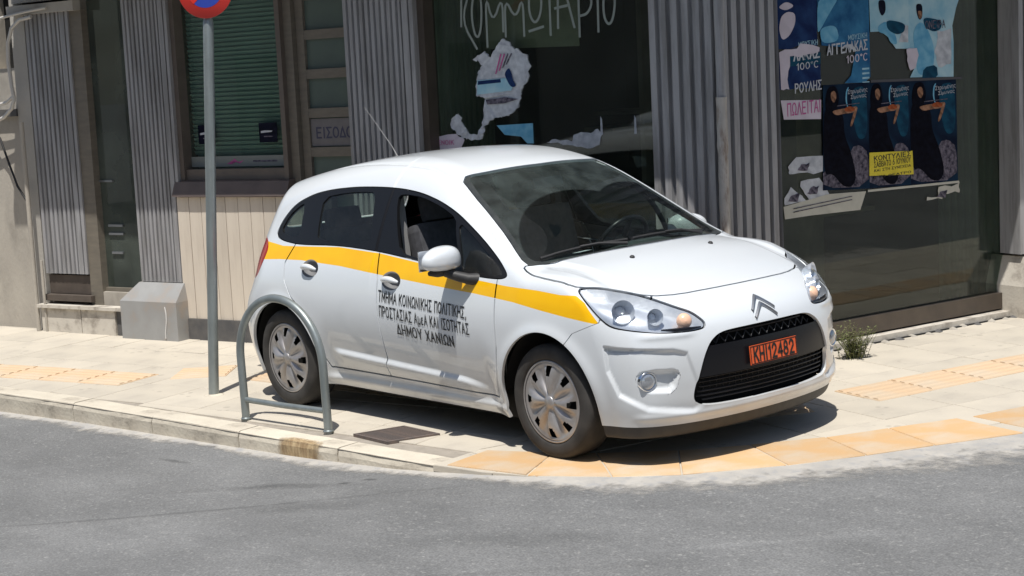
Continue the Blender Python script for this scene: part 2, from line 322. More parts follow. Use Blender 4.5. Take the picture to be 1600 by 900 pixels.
def build_shell(h=.0125):
    xs = np.arange(-3.24, .92, h); ys = np.arange(-.95-h/2, .95+h, h); zs = np.arange(.10, 1.60, h)
    half = ys >= 0; yh = ys[half]
    X, Y, Z = np.meshgrid(xs, yh, zs, indexing='ij')
    Fh = np.empty(X.shape, np.float32)
    for i in range(0, len(xs), 24):
        P = np.stack([X[i:i+24], Y[i:i+24], Z[i:i+24]], -1); Fh[i:i+24] = body0(P)
    n0 = len(ys)-len(yh); ysf = np.concatenate([-yh[::-1], yh]); G = np.concatenate([Fh[:, ::-1], Fh], 1)
    ins = G < 0
    nx, ny, nz = G.shape
    cnt = np.zeros((nx-1, ny-1, nz-1), np.int16)
    for a in (0, 1):
        for b in (0, 1):
            for c in (0, 1): cnt += ins[a:nx-1+a, b:ny-1+b, c:nz-1+c]
    act = (cnt > 0) & (cnt < 8); idx = np.full(act.shape, -1, np.int64); ii = np.argwhere(act); idx[act] = np.arange(len(ii))
    V = np.stack([xs[ii[:, 0]]+h/2, ysf[ii[:, 1]]+h/2, zs[ii[:, 2]]+h/2], 1)
    tris = []
    for ax in range(3):
        sl0 = [slice(None)]*3; sl1 = [slice(None)]*3; sl0[ax] = slice(0, -1); sl1[ax] = slice(1, None)
        a = ins[tuple(sl0)]; b = ins[tuple(sl1)]; e = np.argwhere(a != b); flip = a[tuple(e.T)]
        o1, o2 = [k for k in range(3) if k != ax]
        ok = (e[:, o1] > 0) & (e[:, o2] > 0) & (e[:, o1] < G.shape[o1]-1) & (e[:, o2] < G.shape[o2]-1); e = e[ok]; flip = flip[ok]
        def cell(d1, d2):
            q = e.copy(); q[:, o1] -= d1; q[:, o2] -= d2; return idx[q[:, 0], q[:, 1], q[:, 2]]
        q = np.stack([cell(1, 1), cell(0, 1), cell(0, 0), cell(1, 0)], 1)
        if ax == 1: flip = ~flip
        q[~flip] = q[~flip][:, ::-1]
        tris.append(q[:, [0, 1, 2]]); tris.append(q[:, [0, 2, 3]])
    T = np.concatenate(tris)
    for it in range(8):
        if it == 5: V, T = refine(V, T, FINE(V))
        fn = body0 if it < 3 else body
        f = fn(V); g = grad(fn, V, .003); V = V-np.clip(f/(g*g).sum(1), -.02, .02)[:, None]*g
        if it < 3:   # relax along the surface so that the triangles even out
            e = np.concatenate([T[:, [0, 1]], T[:, [1, 2]], T[:, [2, 0]]]); S = np.zeros_like(V); c = np.zeros(len(V))
            for k in range(3): S[:, k] = np.bincount(e[:, 0], V[e[:, 1], k], len(V))
            c = np.bincount(e[:, 0], minlength=len(V)); m_ = S/np.maximum(c, 1)[:, None]; V = V+.5*(m_-V)
            f = fn(V); g = grad(fn, V, .003); V = V-np.clip(f/(g*g).sum(1), -.02, .02)[:, None]*g
    Nn = grad(body, V, .004); Nn /= np.linalg.norm(Nn, axis=1)[:, None]
    return V, Nn, T
class Piece:
    def __init__(s, V, N, T): s.V, s.N, s.T = V, N, T
    def compact(s):
        u_, inv = np.unique(s.T, return_inverse=True); return Piece(s.V[u_], s.N[u_], inv.reshape(-1, 3))
def clip(pc, f):
    """the part of the piece where f < 0"""
    V, N, T = pc.V, pc.N, pc.T
    if len(T) == 0: return pc
    f = np.where(np.abs(f) < 1e-5, 1e-5, f); ins = f < 0; k = ins[T].sum(1)
    keep = T[k == 3]; out = [keep]; newV = []; newN = []
    mixed = T[(k == 1) | (k == 2)]
    if len(mixed):
        one = ins[mixed].sum(1) == 1
        odd = np.where(one[:, None], ins[mixed], ~ins[mixed]); j = odd.argmax(1); r_ = np.arange(len(mixed))
        a = mixed[r_, j]; b = mixed[r_, (j+1) % 3]; c = mixed[r_, (j+2) % 3]
        E = np.concatenate([np.stack([a, b], 1), np.stack([a, c], 1)]); Es = np.sort(E, 1); key = Es[:, 0]*len(V)+Es[:, 1]
        uk, first, inv = np.unique(key, return_index=True, return_inverse=True); Eu = Es[first]
        t = f[Eu[:, 0]]/(f[Eu[:, 0]]-f[Eu[:, 1]]); P = V[Eu[:, 0]]*(1-t)[:, None]+V[Eu[:, 1]]*t[:, None]
        Q = N[Eu[:, 0]]*(1-t)[:, None]+N[Eu[:, 1]]*t[:, None]; Q /= np.linalg.norm(Q, axis=1)[:, None]
        iv = inv.reshape(-1)+len(V); ab = iv[:len(a)]; ac = iv[len(a):]
        out.append(np.stack([a, ab, ac], 1)[one]); o2 = ~one
        out.append(np.stack([ab, b, c], 1)[o2]); out.append(np.stack([ab, c, ac], 1)[o2])
        V = np.concatenate([V, P]); N = np.concatenate([N, Q])
    return Piece(V, N, np.concatenate(out)).compact()
def split(pc, fn, gap=0.):
    """(inside, outside) leaving a gap"""
    f = fn(pc.V, pc.N); a = clip(pc, f+gap/2)
    if gap: return a, clip(pc, gap/2-f)
    return a, clip(pc, -f)
def region(pts3, n, it=2, sides=True, smooth=True, guard=.1):
    """a 2D outline given as 3D points (right side mirrored onto |y|), seen along n"""
    n = np.array(n, float); n /= np.linalg.norm(n); e1 = np.cross(n, (0, 0, 1.)) if abs(n[2]) < .95 else np.array((1., 0, 0)); e1 /= np.linalg.norm(e1); e2 = np.cross(e1, n)
    P = np.array(pts3, float); poly = np.stack([P@e1, P@e2], 1)
    if smooth: poly = smooth_poly(poly, it)
    def fn(V, N):
        s_ = np.where(V[:, 1] < 0, -1., 1.) if sides else np.ones(len(V)); Va = V*np.stack([np.ones(len(V)), s_, np.ones(len(V))], 1); Na = N*np.stack([np.ones(len(V)), s_, np.ones(len(V))], 1)
        q = np.stack([Va@e1, Va@e2], 1); d_ = seg_sdf(q, poly); return np.where(Na@n < guard, np.maximum(np.abs(d_), .05), d_)
    return fn
def largest(pc):
    """drop slivers: only the biggest connected part is kept"""
    T = pc.T; lab = np.arange(len(pc.V))
    for _ in range(400):
        m = lab[T].min(1); new = lab.copy(); np.minimum.at(new, T.ravel(), np.repeat(m, 3)); new = new[new]
        if (new == lab).all(): break
        lab = new
    l = lab[T[:, 0]]; u_, c = np.unique(l, return_counts=True); return Piece(pc.V, pc.N, T[l == u_[c.argmax()]]).compact()
def piece_obj(name, pc, m, parent, thick=.014, off=0., label=None):
    """the piece as an object with exact normals; its open edges are folded inward so that it has thickness"""
    pc = pc.compact(); V, N, T = pc.V+pc.N*off, pc.N, pc.T
    E = np.concatenate([T[:, [0, 1]], T[:, [1, 2]], T[:, [2, 0]]]); key = np.sort(E, 1); k = key[:, 0]*(len(V)+1)+key[:, 1]
    uk, first, c = np.unique(k, return_index=True, return_counts=True); B = E[first[c == 1]]
    nv = len(V)
    if thick and len(B):
        bu, inv = np.unique(B, return_inverse=True); inv = inv.reshape(-1, 2); nb = len(bu)
        V2 = np.concatenate([V, V[bu], V[bu]-N[bu]*thick]); e = V[B[:, 1]]-V[B[:, 0]]; mn = np.cross(e, (N[B[:, 0]]+N[B[:, 1]])); ml = np.linalg.norm(mn, axis=1)[:, None]; mn = mn/np.maximum(ml, 1e-9)
        rn = np.zeros((nb, 3)); np.add.at(rn, inv[:, 0], mn); np.add.at(rn, inv[:, 1], mn); rn /= np.maximum(np.linalg.norm(rn, axis=1)[:, None], 1e-9)
        a, b = inv[:, 0]+nv, inv[:, 1]+nv
        T2 = np.concatenate([T, np.stack([b, a, a+nb], 1), np.stack([b, a+nb, b+nb], 1)]); N2 = np.concatenate([N, rn, rn])
    else: V2, T2, N2 = V, T, N
    me = bpy.data.meshes.new(name); me.vertices.add(len(V2)); me.vertices.foreach_set('co', V2.astype('f').ravel())
    me.loops.add(len(T2)*3); me.loops.foreach_set('vertex_index', T2.astype('i').ravel()); me.polygons.add(len(T2))
    me.polygons.foreach_set('loop_start', np.arange(0, len(T2)*3, 3, dtype='i')); me.update(calc_edges=True)
    me.polygons.foreach_set('use_smooth', np.ones(len(T2), bool)); me.materials.append(m)
    o = np.array((V2.min(0)+V2.max(0))/2); me.transform(Matrix.Translation(-Vector(o))); me['moved'] = True
    me.normals_split_custom_set_from_vertices(N2.astype('f'))
    return put(name, me, parent, label=label, origin=o)
# ------------------------------------------------------------------ car
def paint_mat():
    m = mk("white_paint", (.70, .735, .765), rough=.34, coat=.9, spec=.5); N = m.node_tree.nodes; L = m.node_tree.links
    b = N["Principled BSDF"]; o = N["Material Output"]; g = N.new("ShaderNodeNewGeometry"); df = N.new("ShaderNodeBsdfDiffuse")
    df.inputs[0].default_value = (.03, .03, .032, 1); x = N.new("ShaderNodeMixShader")
    L.new(g.outputs["Backfacing"], x.inputs[0]); L.new(b.outputs[0], x.inputs[1]); L.new(df.outputs[0], x.inputs[2]); L.new(x.outputs[0], o.inputs[0])
    # road film on the lower body: brownish grey dirt thickening towards the sills, broken by noise
    tc = N.new("ShaderNodeNewGeometry"); sp_ = N.new("ShaderNodeSeparateXYZ"); L.new(tc.outputs["Position"], sp_.inputs[0])
    n = N.new("ShaderNodeTexNoise"); n.inputs["Scale"].default_value = 5; n.inputs["Detail"].default_value = 7; L.new(tc.outputs["Position"], n.inputs[0])
    mr = N.new("ShaderNodeMapRange"); mr.inputs["From Min"].default_value = .75; mr.inputs["From Max"].default_value = .15; L.new(sp_.outputs[2], mr.inputs[0])
    mu = N.new("ShaderNodeMath"); mu.operation = 'MULTIPLY'; L.new(mr.outputs[0], mu.inputs[0]); L.new(n.outputs[0], mu.inputs[1])
    m2 = N.new("ShaderNodeMath"); m2.operation = 'MULTIPLY'; m2.inputs[1].default_value = .75; L.new(mu.outputs[0], m2.inputs[0])
    mx = N.new("ShaderNodeMix"); mx.data_type = 'RGBA'; mx.inputs[6].default_value = (.70, .735, .765, 1); mx.inputs[7].default_value = (.36, .33, .29, 1)
    L.new(m2.outputs[0], mx.inputs[0]); L.new(mx.outputs[2], b.inputs["Base Color"])
    return m
PAINT = paint_mat()
def darkback(m):
    N = m.node_tree.nodes; L = m.node_tree.links; g = N.new("ShaderNodeNewGeometry"); df = N.new("ShaderNodeBsdfDiffuse"); df.inputs[0].default_value = (.03, .03, .032, 1); x = N.new("ShaderNodeMixShader")
    L.new(g.outputs["Backfacing"], x.inputs[0]); L.new(N["Principled BSDF"].outputs[0], x.inputs[1]); L.new(df.outputs[0], x.inputs[2]); L.new(x.outputs[0], N["Material Output"].inputs[0]); return m
YEL = mk("yellow_vinyl", (.93, .52, .0), (.90, .47, .0), 6, rough=.38, coat=.3)
darkback(YEL)
TRIM = mk("gloss_black_trim", (.010, .010, .011), rough=.30, spec=.28)
FRIT = mk("black_glass_edge", (.03, .035, .036), (.05, .055, .055), 14, rough=.25)
PLAS = mk("black_plastic", (.022, .022, .024), (.035, .034, .033), 20, rough=.55, bump=.0006, bscale=120)
PLASG = mk("satin_black_plastic", (.008, .008, .010), rough=.3, spec=.3)
RUB = mk("tyre_rubber", (.022, .021, .02), (.05, .046, .042), 9, rough=.82, bump=.0008, bscale=60)
HUB = mk("silver_wheel_cover", (.46, .45, .45), (.33, .30, .28), 9, rough=.36, metal=.6)
DARK = mk("dark_void", (.006, .006, .006), rough=.9)
CHR = mk("chrome_reflector", (.82, .84, .87), rough=.12, metal=1)
SILV = mk("brushed_silver", (.34, .35, .37), rough=.3, metal=.8)
LENS = glass("clear_lens", (.93, .95, .96), refl=1, ior=1.45)
AMB = mk("amber_bulb", (.88, .55, .38), rough=.25, spec=.7)
LHS = mk("lamp_silver_plastic", (.74, .76, .80), (.55, .58, .64), 16, rough=.25, metal=.45)
BOWL = mk("bright_bowl", (.80, .83, .88), rough=.22, metal=.6)
CUPM = mk("handle_cup_shade", (.20, .20, .205), rough=.5)  # shade of the recess put into the colour; the cup itself is body white
SMK = mk("lamp_bulb", (.50, .56, .66), rough=.1, coat=1)
REDL = mk("red_lamp_lens", (.42, .015, .02), rough=.12, coat=1)
GL_S = glass("side_glass", (.80, .89, .83), refl=.8, dust=.03)
GL_D = glass("tinted_rear_glass", (.42, .50, .47), refl=.8, dust=.03)
SEAT = mk("seat_fabric", (.06, .06, .066), (.09, .09, .10), 30, rough=.9)
DASH = mk("dashboard_plastic", (.03, .038, .038), (.045, .055, .055), 40, rough=.75)
HEADL = mk("grey_headliner", (.20, .20, .19), rough=.95)
def windscreen_mat():
    """clear glass with a film of dust outside the two wiped fans"""
    m = glass("windscreen_glass", (.78, .88, .83), refl=.9, f0=.05, dust=.10, dustcol=(.27, .335, .325), dscale=9.)
    N = m.node_tree.nodes; L = m.node_tree.links
    g = N.new("ShaderNodeNewGeometry"); fans = []
    for c, rad in (((-.10, -.10, 1.02), .60), ((-.14, .50, 1.01), .62)):
        v = N.new("ShaderNodeVectorMath"); v.operation = 'DISTANCE'; v.inputs[1].default_value = c; L.new(g.outputs["Position"], v.inputs[0])
        mr = N.new("ShaderNodeMapRange"); mr.inputs["From Min"].default_value = rad; mr.inputs["From Max"].default_value = rad+.012; L.new(v.outputs["Value"], mr.inputs[0]); fans.append(mr)
    mi = N.new("ShaderNodeMath"); mi.operation = 'MINIMUM'; L.new(fans[0].outputs[0], mi.inputs[0]); L.new(fans[1].outputs[0], mi.inputs[1])
    ad = N.new("ShaderNodeMath"); ad.operation = 'MAXIMUM'; ad.inputs[1].default_value = .10; L.new(mi.outputs[0], ad.inputs[0])
    for n in list(N):
        if n.type == 'MIX_SHADER' and any(l.to_node == N["Material Output"] for l in n.outputs[0].links):
            src = n.inputs[0].links[0].from_socket; mu = N.new("ShaderNodeMath"); mu.operation = 'MULTIPLY'
            L.new(src, mu.inputs[0]); L.new(ad.outputs[0], mu.inputs[1]); L.new(mu.outputs[0], n.inputs[0]); break
    return m
GL_W = windscreen_mat()

car = thing("parked_car", "small white hatchback with a yellow side stripe parked on the pavement corner", "car", (-1.2, 0, 0))
V, N_, T = build_shell()
pc = Piece(V, N_, T)
def onf(y, z, off=0.):      # point on the nose surface
    p = np.array([.5, y, z]); xs = np.linspace(.95, 0, 400); P = np.stack([xs, np.full(400, y), np.full(400, z)], 1); f = body(P); i = max(int(np.argmax(f < 0)), 1)
    a = f[i-1]/(f[i-1]-f[i]); q = P[i-1]+(P[i]-P[i-1])*a; n = grad(body, q[None])[0]; n /= np.linalg.norm(n); return q+n*off, n
def ons(x, z, s=-1, off=0.):  # point on the flank, s = -1 right, 1 left
    ys = np.linspace(1.0, .2, 400); P = np.stack([np.full(400, x), s*ys, np.full(400, z)], 1); f = body(P); i = max(int(np.argmax(f < 0)), 1)
    a = f[i-1]/(f[i-1]-f[i]); q = P[i-1]+(P[i]-P[i-1])*a; n = grad(body, q[None])[0]; n /= np.linalg.norm(n); return q+n*off, n
def ont(x, y, off=0.):
    zs = np.linspace(1.6, .5, 500); P = np.stack([np.full(500, x), np.full(500, y), zs], 1); f = body(P); i = max(int(np.argmax(f < 0)), 1)
    a = f[i-1]/(f[i-1]-f[i]); q = P[i-1]+(P[i]-P[i-1])*a; n = grad(body, q[None])[0]; n /= np.linalg.norm(n); return q+n*off, n

def xz(pts, y=.8): return [(a, y, b) for a, b in pts]
# windscreen
ws = [(-.895, -.4, 1.46), (-.90, .0, 1.46), (-.915, .2, 1.455), (-.945, .4, 1.43), (-.985, .53, 1.412), (-.80, .586, 1.324), (-.62, .625, 1.226), (-.44, .668, 1.123), (-.215, .742, .985),
      (-.185, .70, .985), (-.115, .51, 1.003), (-.045, .22, 1.02), (-.03, 0, 1.02), (-.03, -.4, 1.02)]
def fold(fn, yend=-.2):  # outlines that cross the middle
    return fn
W, pc = split(pc, region(ws, (.46, 0, .89), it=1), .006)
ws2 = [(-.925, -.4, 1.45), (-.925, .0, 1.45), (-.94, .2, 1.445), (-.965, .38, 1.42), (-.975, .50, 1.40), (-.80, .555, 1.32), (-.62, .594, 1.226), (-.44, .636, 1.123), (-.235, .70, .995),
       (-.175, .60, .99), (-.135, .48, 1.005), (-.085, .22, 1.02), (-.075, 0, 1.02), (-.075, -.4, 1.02)]
Wg, Wf = split(W, region(ws2, (.46, 0, .89), it=1))
piece_obj("windscreen_border", Wf, FRIT, car, thick=.006, off=-.004)
piece_obj("windscreen", Wg, GL_W, car, thick=0, off=-.004)
# side windows
dlo = xz([(-2.635, 1.085), (-2.60, 1.175), (-2.49, 1.285), (-2.297, 1.358), (-2.104, 1.390), (-1.869, 1.410), (-1.634, 1.414), (-1.418, 1.409), (-1.217, 1.386), (-.994, 1.335), (-.827, 1.274), (-.661, 1.188),
          (-.513, 1.103), (-.383, 1.018), (-.285, .935), (-.33, .915), (-.43, .913), (-.55, .918), (-.80, .948), (-1.09, .979), (-1.468, 1.015), (-1.876, 1.032), (-2.296, 1.018), (-2.50, 1.035), (-2.60, 1.058)])
D, pc = split(pc, region(dlo, (0, 1, .3), it=2), .006)
wins = dict(q=xz([(-2.59, 1.10), (-2.53, 1.21), (-2.43, 1.275), (-2.375, 1.295), (-2.335, 1.065), (-2.45, 1.07)]),
            rr=xz([(-2.12, 1.05), (-2.15, 1.155), (-2.18, 1.335), (-1.95, 1.372), (-1.70, 1.383), (-1.652, 1.366), (-1.60, 1.2), (-1.562, 1.05)]),
            op=xz([(-1.27, 1.02), (-1.35, 1.16), (-1.43, 1.34), (-1.41, 1.378), (-1.2, 1.362), (-.977, 1.306), (-.82, 1.243), (-.78, 1.15), (-.735, 1.04), (-.715, .965), (-1.09, .992)]),
            fq=xz([(-.785, 1.222), (-.66, 1.158), (-.52, 1.072), (-.40, .995), (-.325, .938), (-.42, .932), (-.652, .946), (-.685, .95), (-.72, 1.07)]))
trim = D
for k, pts in wins.items():
    g_, trim = split(trim, region(pts, (0, 1, .3), it=1))
    for s in (-1, 1):
        h_ = clip(g_, s*-1*g_.V[:, 1])
        if k == 'op' and s == -1: continue      # the near front window is wound down
        piece_obj({'q': "quarter_window", 'fq': "quarter_window"}.get(k, "side_window"), h_, GL_D if k in 'q fq' else GL_S, car, thick=0, off=-.008)
for s in (-1, 1): piece_obj("window_surround", clip(trim, -s*trim.V[:, 1]), TRIM, car, thick=.02, off=-.002)
# tailgate glass
RW, pc = split(pc, region([(-3, -.4, 1.06), (-3, .35, 1.06), (-3, .50, 1.09), (-2.95, .46, 1.30), (-2.9, .3, 1.335), (-2.9, -.4, 1.335)], (-1, 0, .2), it=2), .006)
piece_obj("rear_window", RW, GL_D, car, thick=0, off=-.003)
# wheel arches
def arch(V, N):
    x, y, z = V[:, 0], np.abs(V[:, 1]), V[:, 2]; o = np.full(len(V), 9.)
    for cx, rx, rz in ((0, .352, .372), (-2.462, .378, .356)):
        zz = np.maximum(z-.30, 0)/rz; o = np.minimum(o, (np.hypot((x-cx)/rx, zz)-1)*.36)
    return np.maximum(o, .45-y)
_, pc = split(pc, arch)
# underside and black chin
def chin(V, N): return np.maximum(V[:, 2]-.214, .10-V[:, 0])
CH, pc = split(pc, chin, .004)
_, CH = split(CH, lambda V, N: V[:, 2]-.145)
piece_obj("front_lip", CH, PLAS, car, thick=.03, off=-.006)
_, pc = split(pc, lambda V, N: V[:, 2]-.175)
# headlamps
hl = [(.215, .785, .898), (.26, .735, .905), (.361, .642, .886), (.484, .569, .847), (.611, .485, .789), (.655, .43, .762), (.712, .395, .712), (.724, .405, .683), (.70, .50, .672), (.642, .627, .680),
      (.554, .732, .700), (.46, .80, .722), (.385, .818, .778), (.285, .808, .855)]
HN = (.55, .70, .42)
HL, pc = split(pc, region(hl, HN, it=2), .008)
# grille mouth
gr = [(.79, -.4, .657), (.79, .20, .657), (.79, .33, .650), (.79, .40, .612), (.79, .447, .545), (.79, .485, .44), (.79, .505, .35), (.79, .485, .310), (.79, .40, .295), (.79, .2, .291), (.79, -.4, .291)]
GR, pc = split(pc, region(gr, (1, 0, 0), it=2), .004)
# bonnet
bn = [(.583, -.4, .84), (.583, .0, .84), (.577, .18, .84), (.552, .40, .838), (.495, .555, .846), (.37, .645, .886), (.255, .745, .907), (.19, .785, .908), (.022, .792, .938), (-.17, .775, .965),
      (-.222, .76, .98), (-.185, .71, .985), (-.105, .51, 1.003), (-.035, .22, 1.02), (-.018, 0, 1.02), (-.018, -.4, 1.02)]
BN, pc = split(pc, region(bn, (.12, 0, 1), it=1), .009)
piece_obj("bonnet", BN, PAINT, car)
# tail lamps
TL, pc = split(pc, region([(-2.745, .70, 1.03), (-2.68, .76, .975), (-2.68, .79, .90), (-2.735, .81, .80), (-2.85, .79, .77), (-3.0, .65, .80), (-3.02, .58, .95), (-2.95, .60, 1.03)], (-.7, .7, .1), it=2), .005)
for s in (-1, 1): piece_obj("tail_light", clip(TL, -s*TL.V[:, 1]), REDL, car, thick=.02)
# doors, bumper, stripe
yel = xz([(-2.76, 1.015), (-2.62, 1.005), (-2.5, .995), (-2.31, 1.001), (-1.869, 1.016), (-1.46, 1.0), (-1.067, .965), (-.56, .905), (-.287, .886), (-.037, .878), (.13, .866), (.235, .868), (.30, .835), (.40, .738),
          (.37, .738), (.18, .758), (-.022, .782), (-.225, .808), (-.542, .832), (-.873, .85), (-1.41, .882), (-1.82, .910), (-2.242, .922), (-2.5, .915), (-2.72, .902), (-2.76, .91)])
yfn = region(yel, (0, 1, .05), smooth=False)
fd = region(xz([(-.366, .97), (-.366, .80), (-.366, .56), (-.385, .42), (-.44, .275), (-1.1, .283), (-1.43, .285), (-1.412, .40), (-1.41, .52), (-1.425, .85), (-1.47, 1.06), (-1.1, 1.06), (-.7, 1.0)]), (0, 1, 0), smooth=False)
rd = region(xz([(-1.47, 1.06), (-1.425, .85), (-1.41, .52), (-1.412, .40), (-1.43, .285), (-2.02, .285), (-2.045, .34), (-2.07, .44), (-2.13, .55), (-2.22, .64), (-2.32, .70), (-2.40, .80), (-2.42, .90), (-2.36, 1.0), (-2.33, 1.06)]), (0, 1, 0), smooth=False)
FD, pc = split(pc, fd, .010); RD, pc = split(pc, rd, .010)
def bump(V, N):
    xs_ = np.interp(V[:, 2], [.1, .5, .62, .68, .745, .76], [.12, .13, .175, .225, .40, .40]); return xs_-V[:, 0]
def bump2(V, N):   # only below the bonnet line
    return np.maximum(bump(V, N), V[:, 2]-np.interp(np.abs(V[:, 1]), [0, .5, .62, .8], [.87, .87, .80, .80]))
BP, pc = split(pc, bump2, .007)
piece_obj("front_bumper", BP, PAINT, car, thick=.02)
handles = dict(f=(-1.295, .858), r=(-2.125, .883))
for s in (-1, 1):
    for nm, P_, hk in (("front_door", FD, 'f'), ("rear_door", RD, 'r')):
        h_ = clip(P_, -s*P_.V[:, 1]); st, rest = split(h_, yfn)
        hx, hz = handles[hk]
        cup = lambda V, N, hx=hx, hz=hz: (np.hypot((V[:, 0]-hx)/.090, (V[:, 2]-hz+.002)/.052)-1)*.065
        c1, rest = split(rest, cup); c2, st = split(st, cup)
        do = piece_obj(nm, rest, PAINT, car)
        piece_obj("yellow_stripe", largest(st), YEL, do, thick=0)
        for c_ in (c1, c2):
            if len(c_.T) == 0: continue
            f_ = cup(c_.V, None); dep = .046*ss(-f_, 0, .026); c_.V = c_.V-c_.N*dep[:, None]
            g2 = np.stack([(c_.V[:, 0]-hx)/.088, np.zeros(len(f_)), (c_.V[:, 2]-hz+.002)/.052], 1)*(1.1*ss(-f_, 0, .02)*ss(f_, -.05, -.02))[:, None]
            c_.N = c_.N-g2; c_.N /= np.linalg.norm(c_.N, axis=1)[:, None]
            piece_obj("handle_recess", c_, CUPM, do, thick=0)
        # grip: a curved bar bridging the recess
        pts = []
        for t in np.linspace(-1, 1, 13):
            q, n = ons(hx+.074*t, hz+.004-.010*t*t, s, .006+.020*(1-t**4)); pts.append(q)
        mb = MB(); mb.tube(pts, [.007+.011*(1-abs(t)**3) for t in np.linspace(-1, 1, 13)], 10); mb.build("handle_grip", PAINT, do)
st, pc = split(pc, yfn)
body_o = piece_obj("body_shell", pc, PAINT, car, thick=.018)
for s in (-1, 1):
    for e_ in (-1, 1): q_ = clip(st, -s*st.V[:, 1]); q_ = clip(q_, -e_*(q_.V[:, 0]+1.2)); piece_obj("yellow_stripe", largest(q_), YEL, body_o, thick=0)
# dark lining behind the panel gaps and the wheel wells
mb = MB(); mb.box((-1.2, 0, .205), (2.7, 1.36, .13)); mb.box((.35, 0, .45), (.55, .98, .42)); mb.box((.33, 0, .225), (.56, .92, .05)); mb.box((.60, 0, .36), (.12, .70, .24)); mb.box((-2.75, 0, .45), (.4, 1.0, .45)); mb.box((-1.25, -.66, .42), (1.75, .10, .30)); mb.box((-1.25, .66, .42), (1.75, .10, .30))
mb.build("underbody", DARK, car)
for cx in (0, -2.462):
    for s in (-1, 1):
        mb = MB(); n = 24; V1 = [];
        for a in np.linspace(.05, math.pi-.05, n):
            for yy in (.50, .80): V1.append((cx+.385*math.cos(a), s*yy, .30+.385*math.sin(a)))
        mb.add(V1, [(2*i, 2*i+1, 2*i+3, 2*i+2) for i in range(n-1)], True)
        mb.add([(cx, s*.50, .30)]+[V1[2*i] for i in range(n)], [(0, i+1, i+2) for i in range(n-1)]); mb.build("wheel_well", DARK, car)
# head lamps
for s in (-1, 1):
    h_ = clip(HL, -s*HL.V[:, 1]); fn = region(hl, HN, it=2); f_ = fn(h_.V, h_.N)
    hd = piece_obj("headlight", Piece(h_.V.copy(), h_.N.copy(), h_.T.copy()), LENS, car, thick=0)
    in_ = Piece(h_.V-h_.N*(.006+.05*ss(-f_, 0, .03))[:, None], h_.N.copy(), h_.T.copy())
    piece_obj("lamp_housing", in_, LHS, hd, thick=0)
    ax = np.array([.86, .42*s, .1]); ax /= np.linalg.norm(ax)
    for (cx, cy, cz, rad) in ((.445, .705, .785, .060), (.560, .598, .752, .042)):
        c = np.array([cx, s*cy, cz]); mb = MB(); mb.lathe([(rad, .03), (rad*.93, .02), (rad*.75, -.006), (rad*.45, -.03)], c, ax, 32); mb.build("reflector_bowl", BOWL, hd)
        mb = MB(); mb.lathe([(rad*.46, -.03)]+[(rad*.46*math.cos(t), -.03+rad*.4*math.sin(t)) for t in np.linspace(.1, 1.57, 7)], c, ax, 24); mb.build("bulb_lens", SMK, hd)
    c = np.array([.655, s*.482, .722]); mb = MB(); mb.lathe([(.040, .000), (.036, .016), (.022, .028), (.001, .032)], c, ax, 20); mb.build("turn_signal", AMB, hd)
    # dark strip along the lower inner edge
    pts = [np.array([a_, s*b_, c_]) for a_, b_, c_ in ((.716, .42, .686), (.70, .49, .684), (.675, .56, .687), (.64, .62, .693))]
    mb = MB(); mb.tube([p+np.array([-.008, 0, .002]) for p in pts], [.004, .010, .010, .004], 8); mb.build("lamp_strip", PLASG, hd)
# grille: glossy plate bar and two recessed meshes
def zsel(lo, hi):
    def f(V, N):
        zc_ = .006*np.abs(V[:, 1])/.5; return np.maximum(lo-V[:, 2]+zc_*0, V[:, 2]-hi)
    return f
bar_, rest = split(GR, zsel(.442, .594))
grl = piece_obj("grille_bar", bar_, PLASG, car, thick=.05, off=-.010)
# back of the mouth
mb = MB(); Vb = [];
for k in range(25):
    y = -.52+1.04*k/24
    for z in (.28, .67): q, n = onf(y, z); Vb.append((q[0]-.075, y, z))
mb.add(Vb, [(2*i, 2*i+1, 2*i+3, 2*i+2) for i in range(24)], True); mb.build("grille_back", DARK, car)
up = MB(); lo = MB()
gfn = region(gr, (1, 0, 0), it=2)
def inside(y, z): return gfn(np.array([[.79, abs(y), z]]), np.array([[1., 0, 0]]))[0] < -.006
def slat(mbx, y0, z0, y1, z1, dep, r_=.005):
    n = max(2, int(abs(y1-y0)/.02)+1); run = []
    for k in range(n+1):
        y, z = y0+(y1-y0)*k/n, z0+(z1-z0)*k/n
        if inside(y, z): q, nn = onf(y, z, -dep); run.append(q)
        else:
            if len(run) > 1: mbx.tube(run, r_, 6)
            run = []
    if len(run) > 1: mbx.tube(run, r_, 6)
for k in range(-8, 9):   # chevron mesh in the upper slot
    y = k*.058
    slat(up, y, .600, y+.029, .640, .030, .004); slat(up, y+.029, .640, y+.058, .600, .030, .004)
slat(up, -.5, .646, .5, .646, .022, .004)
for z in (.318, .342, .366, .390, .414, .434): slat(lo, -.52, z, .52, z, .030, .0045)
for k in range(-12, 13): slat(lo, k*.04, .295, k*.04, .44, .036, .003)
up.build("upper_grille", PLASG, car); lo.build("lower_grille", PLASG, car)
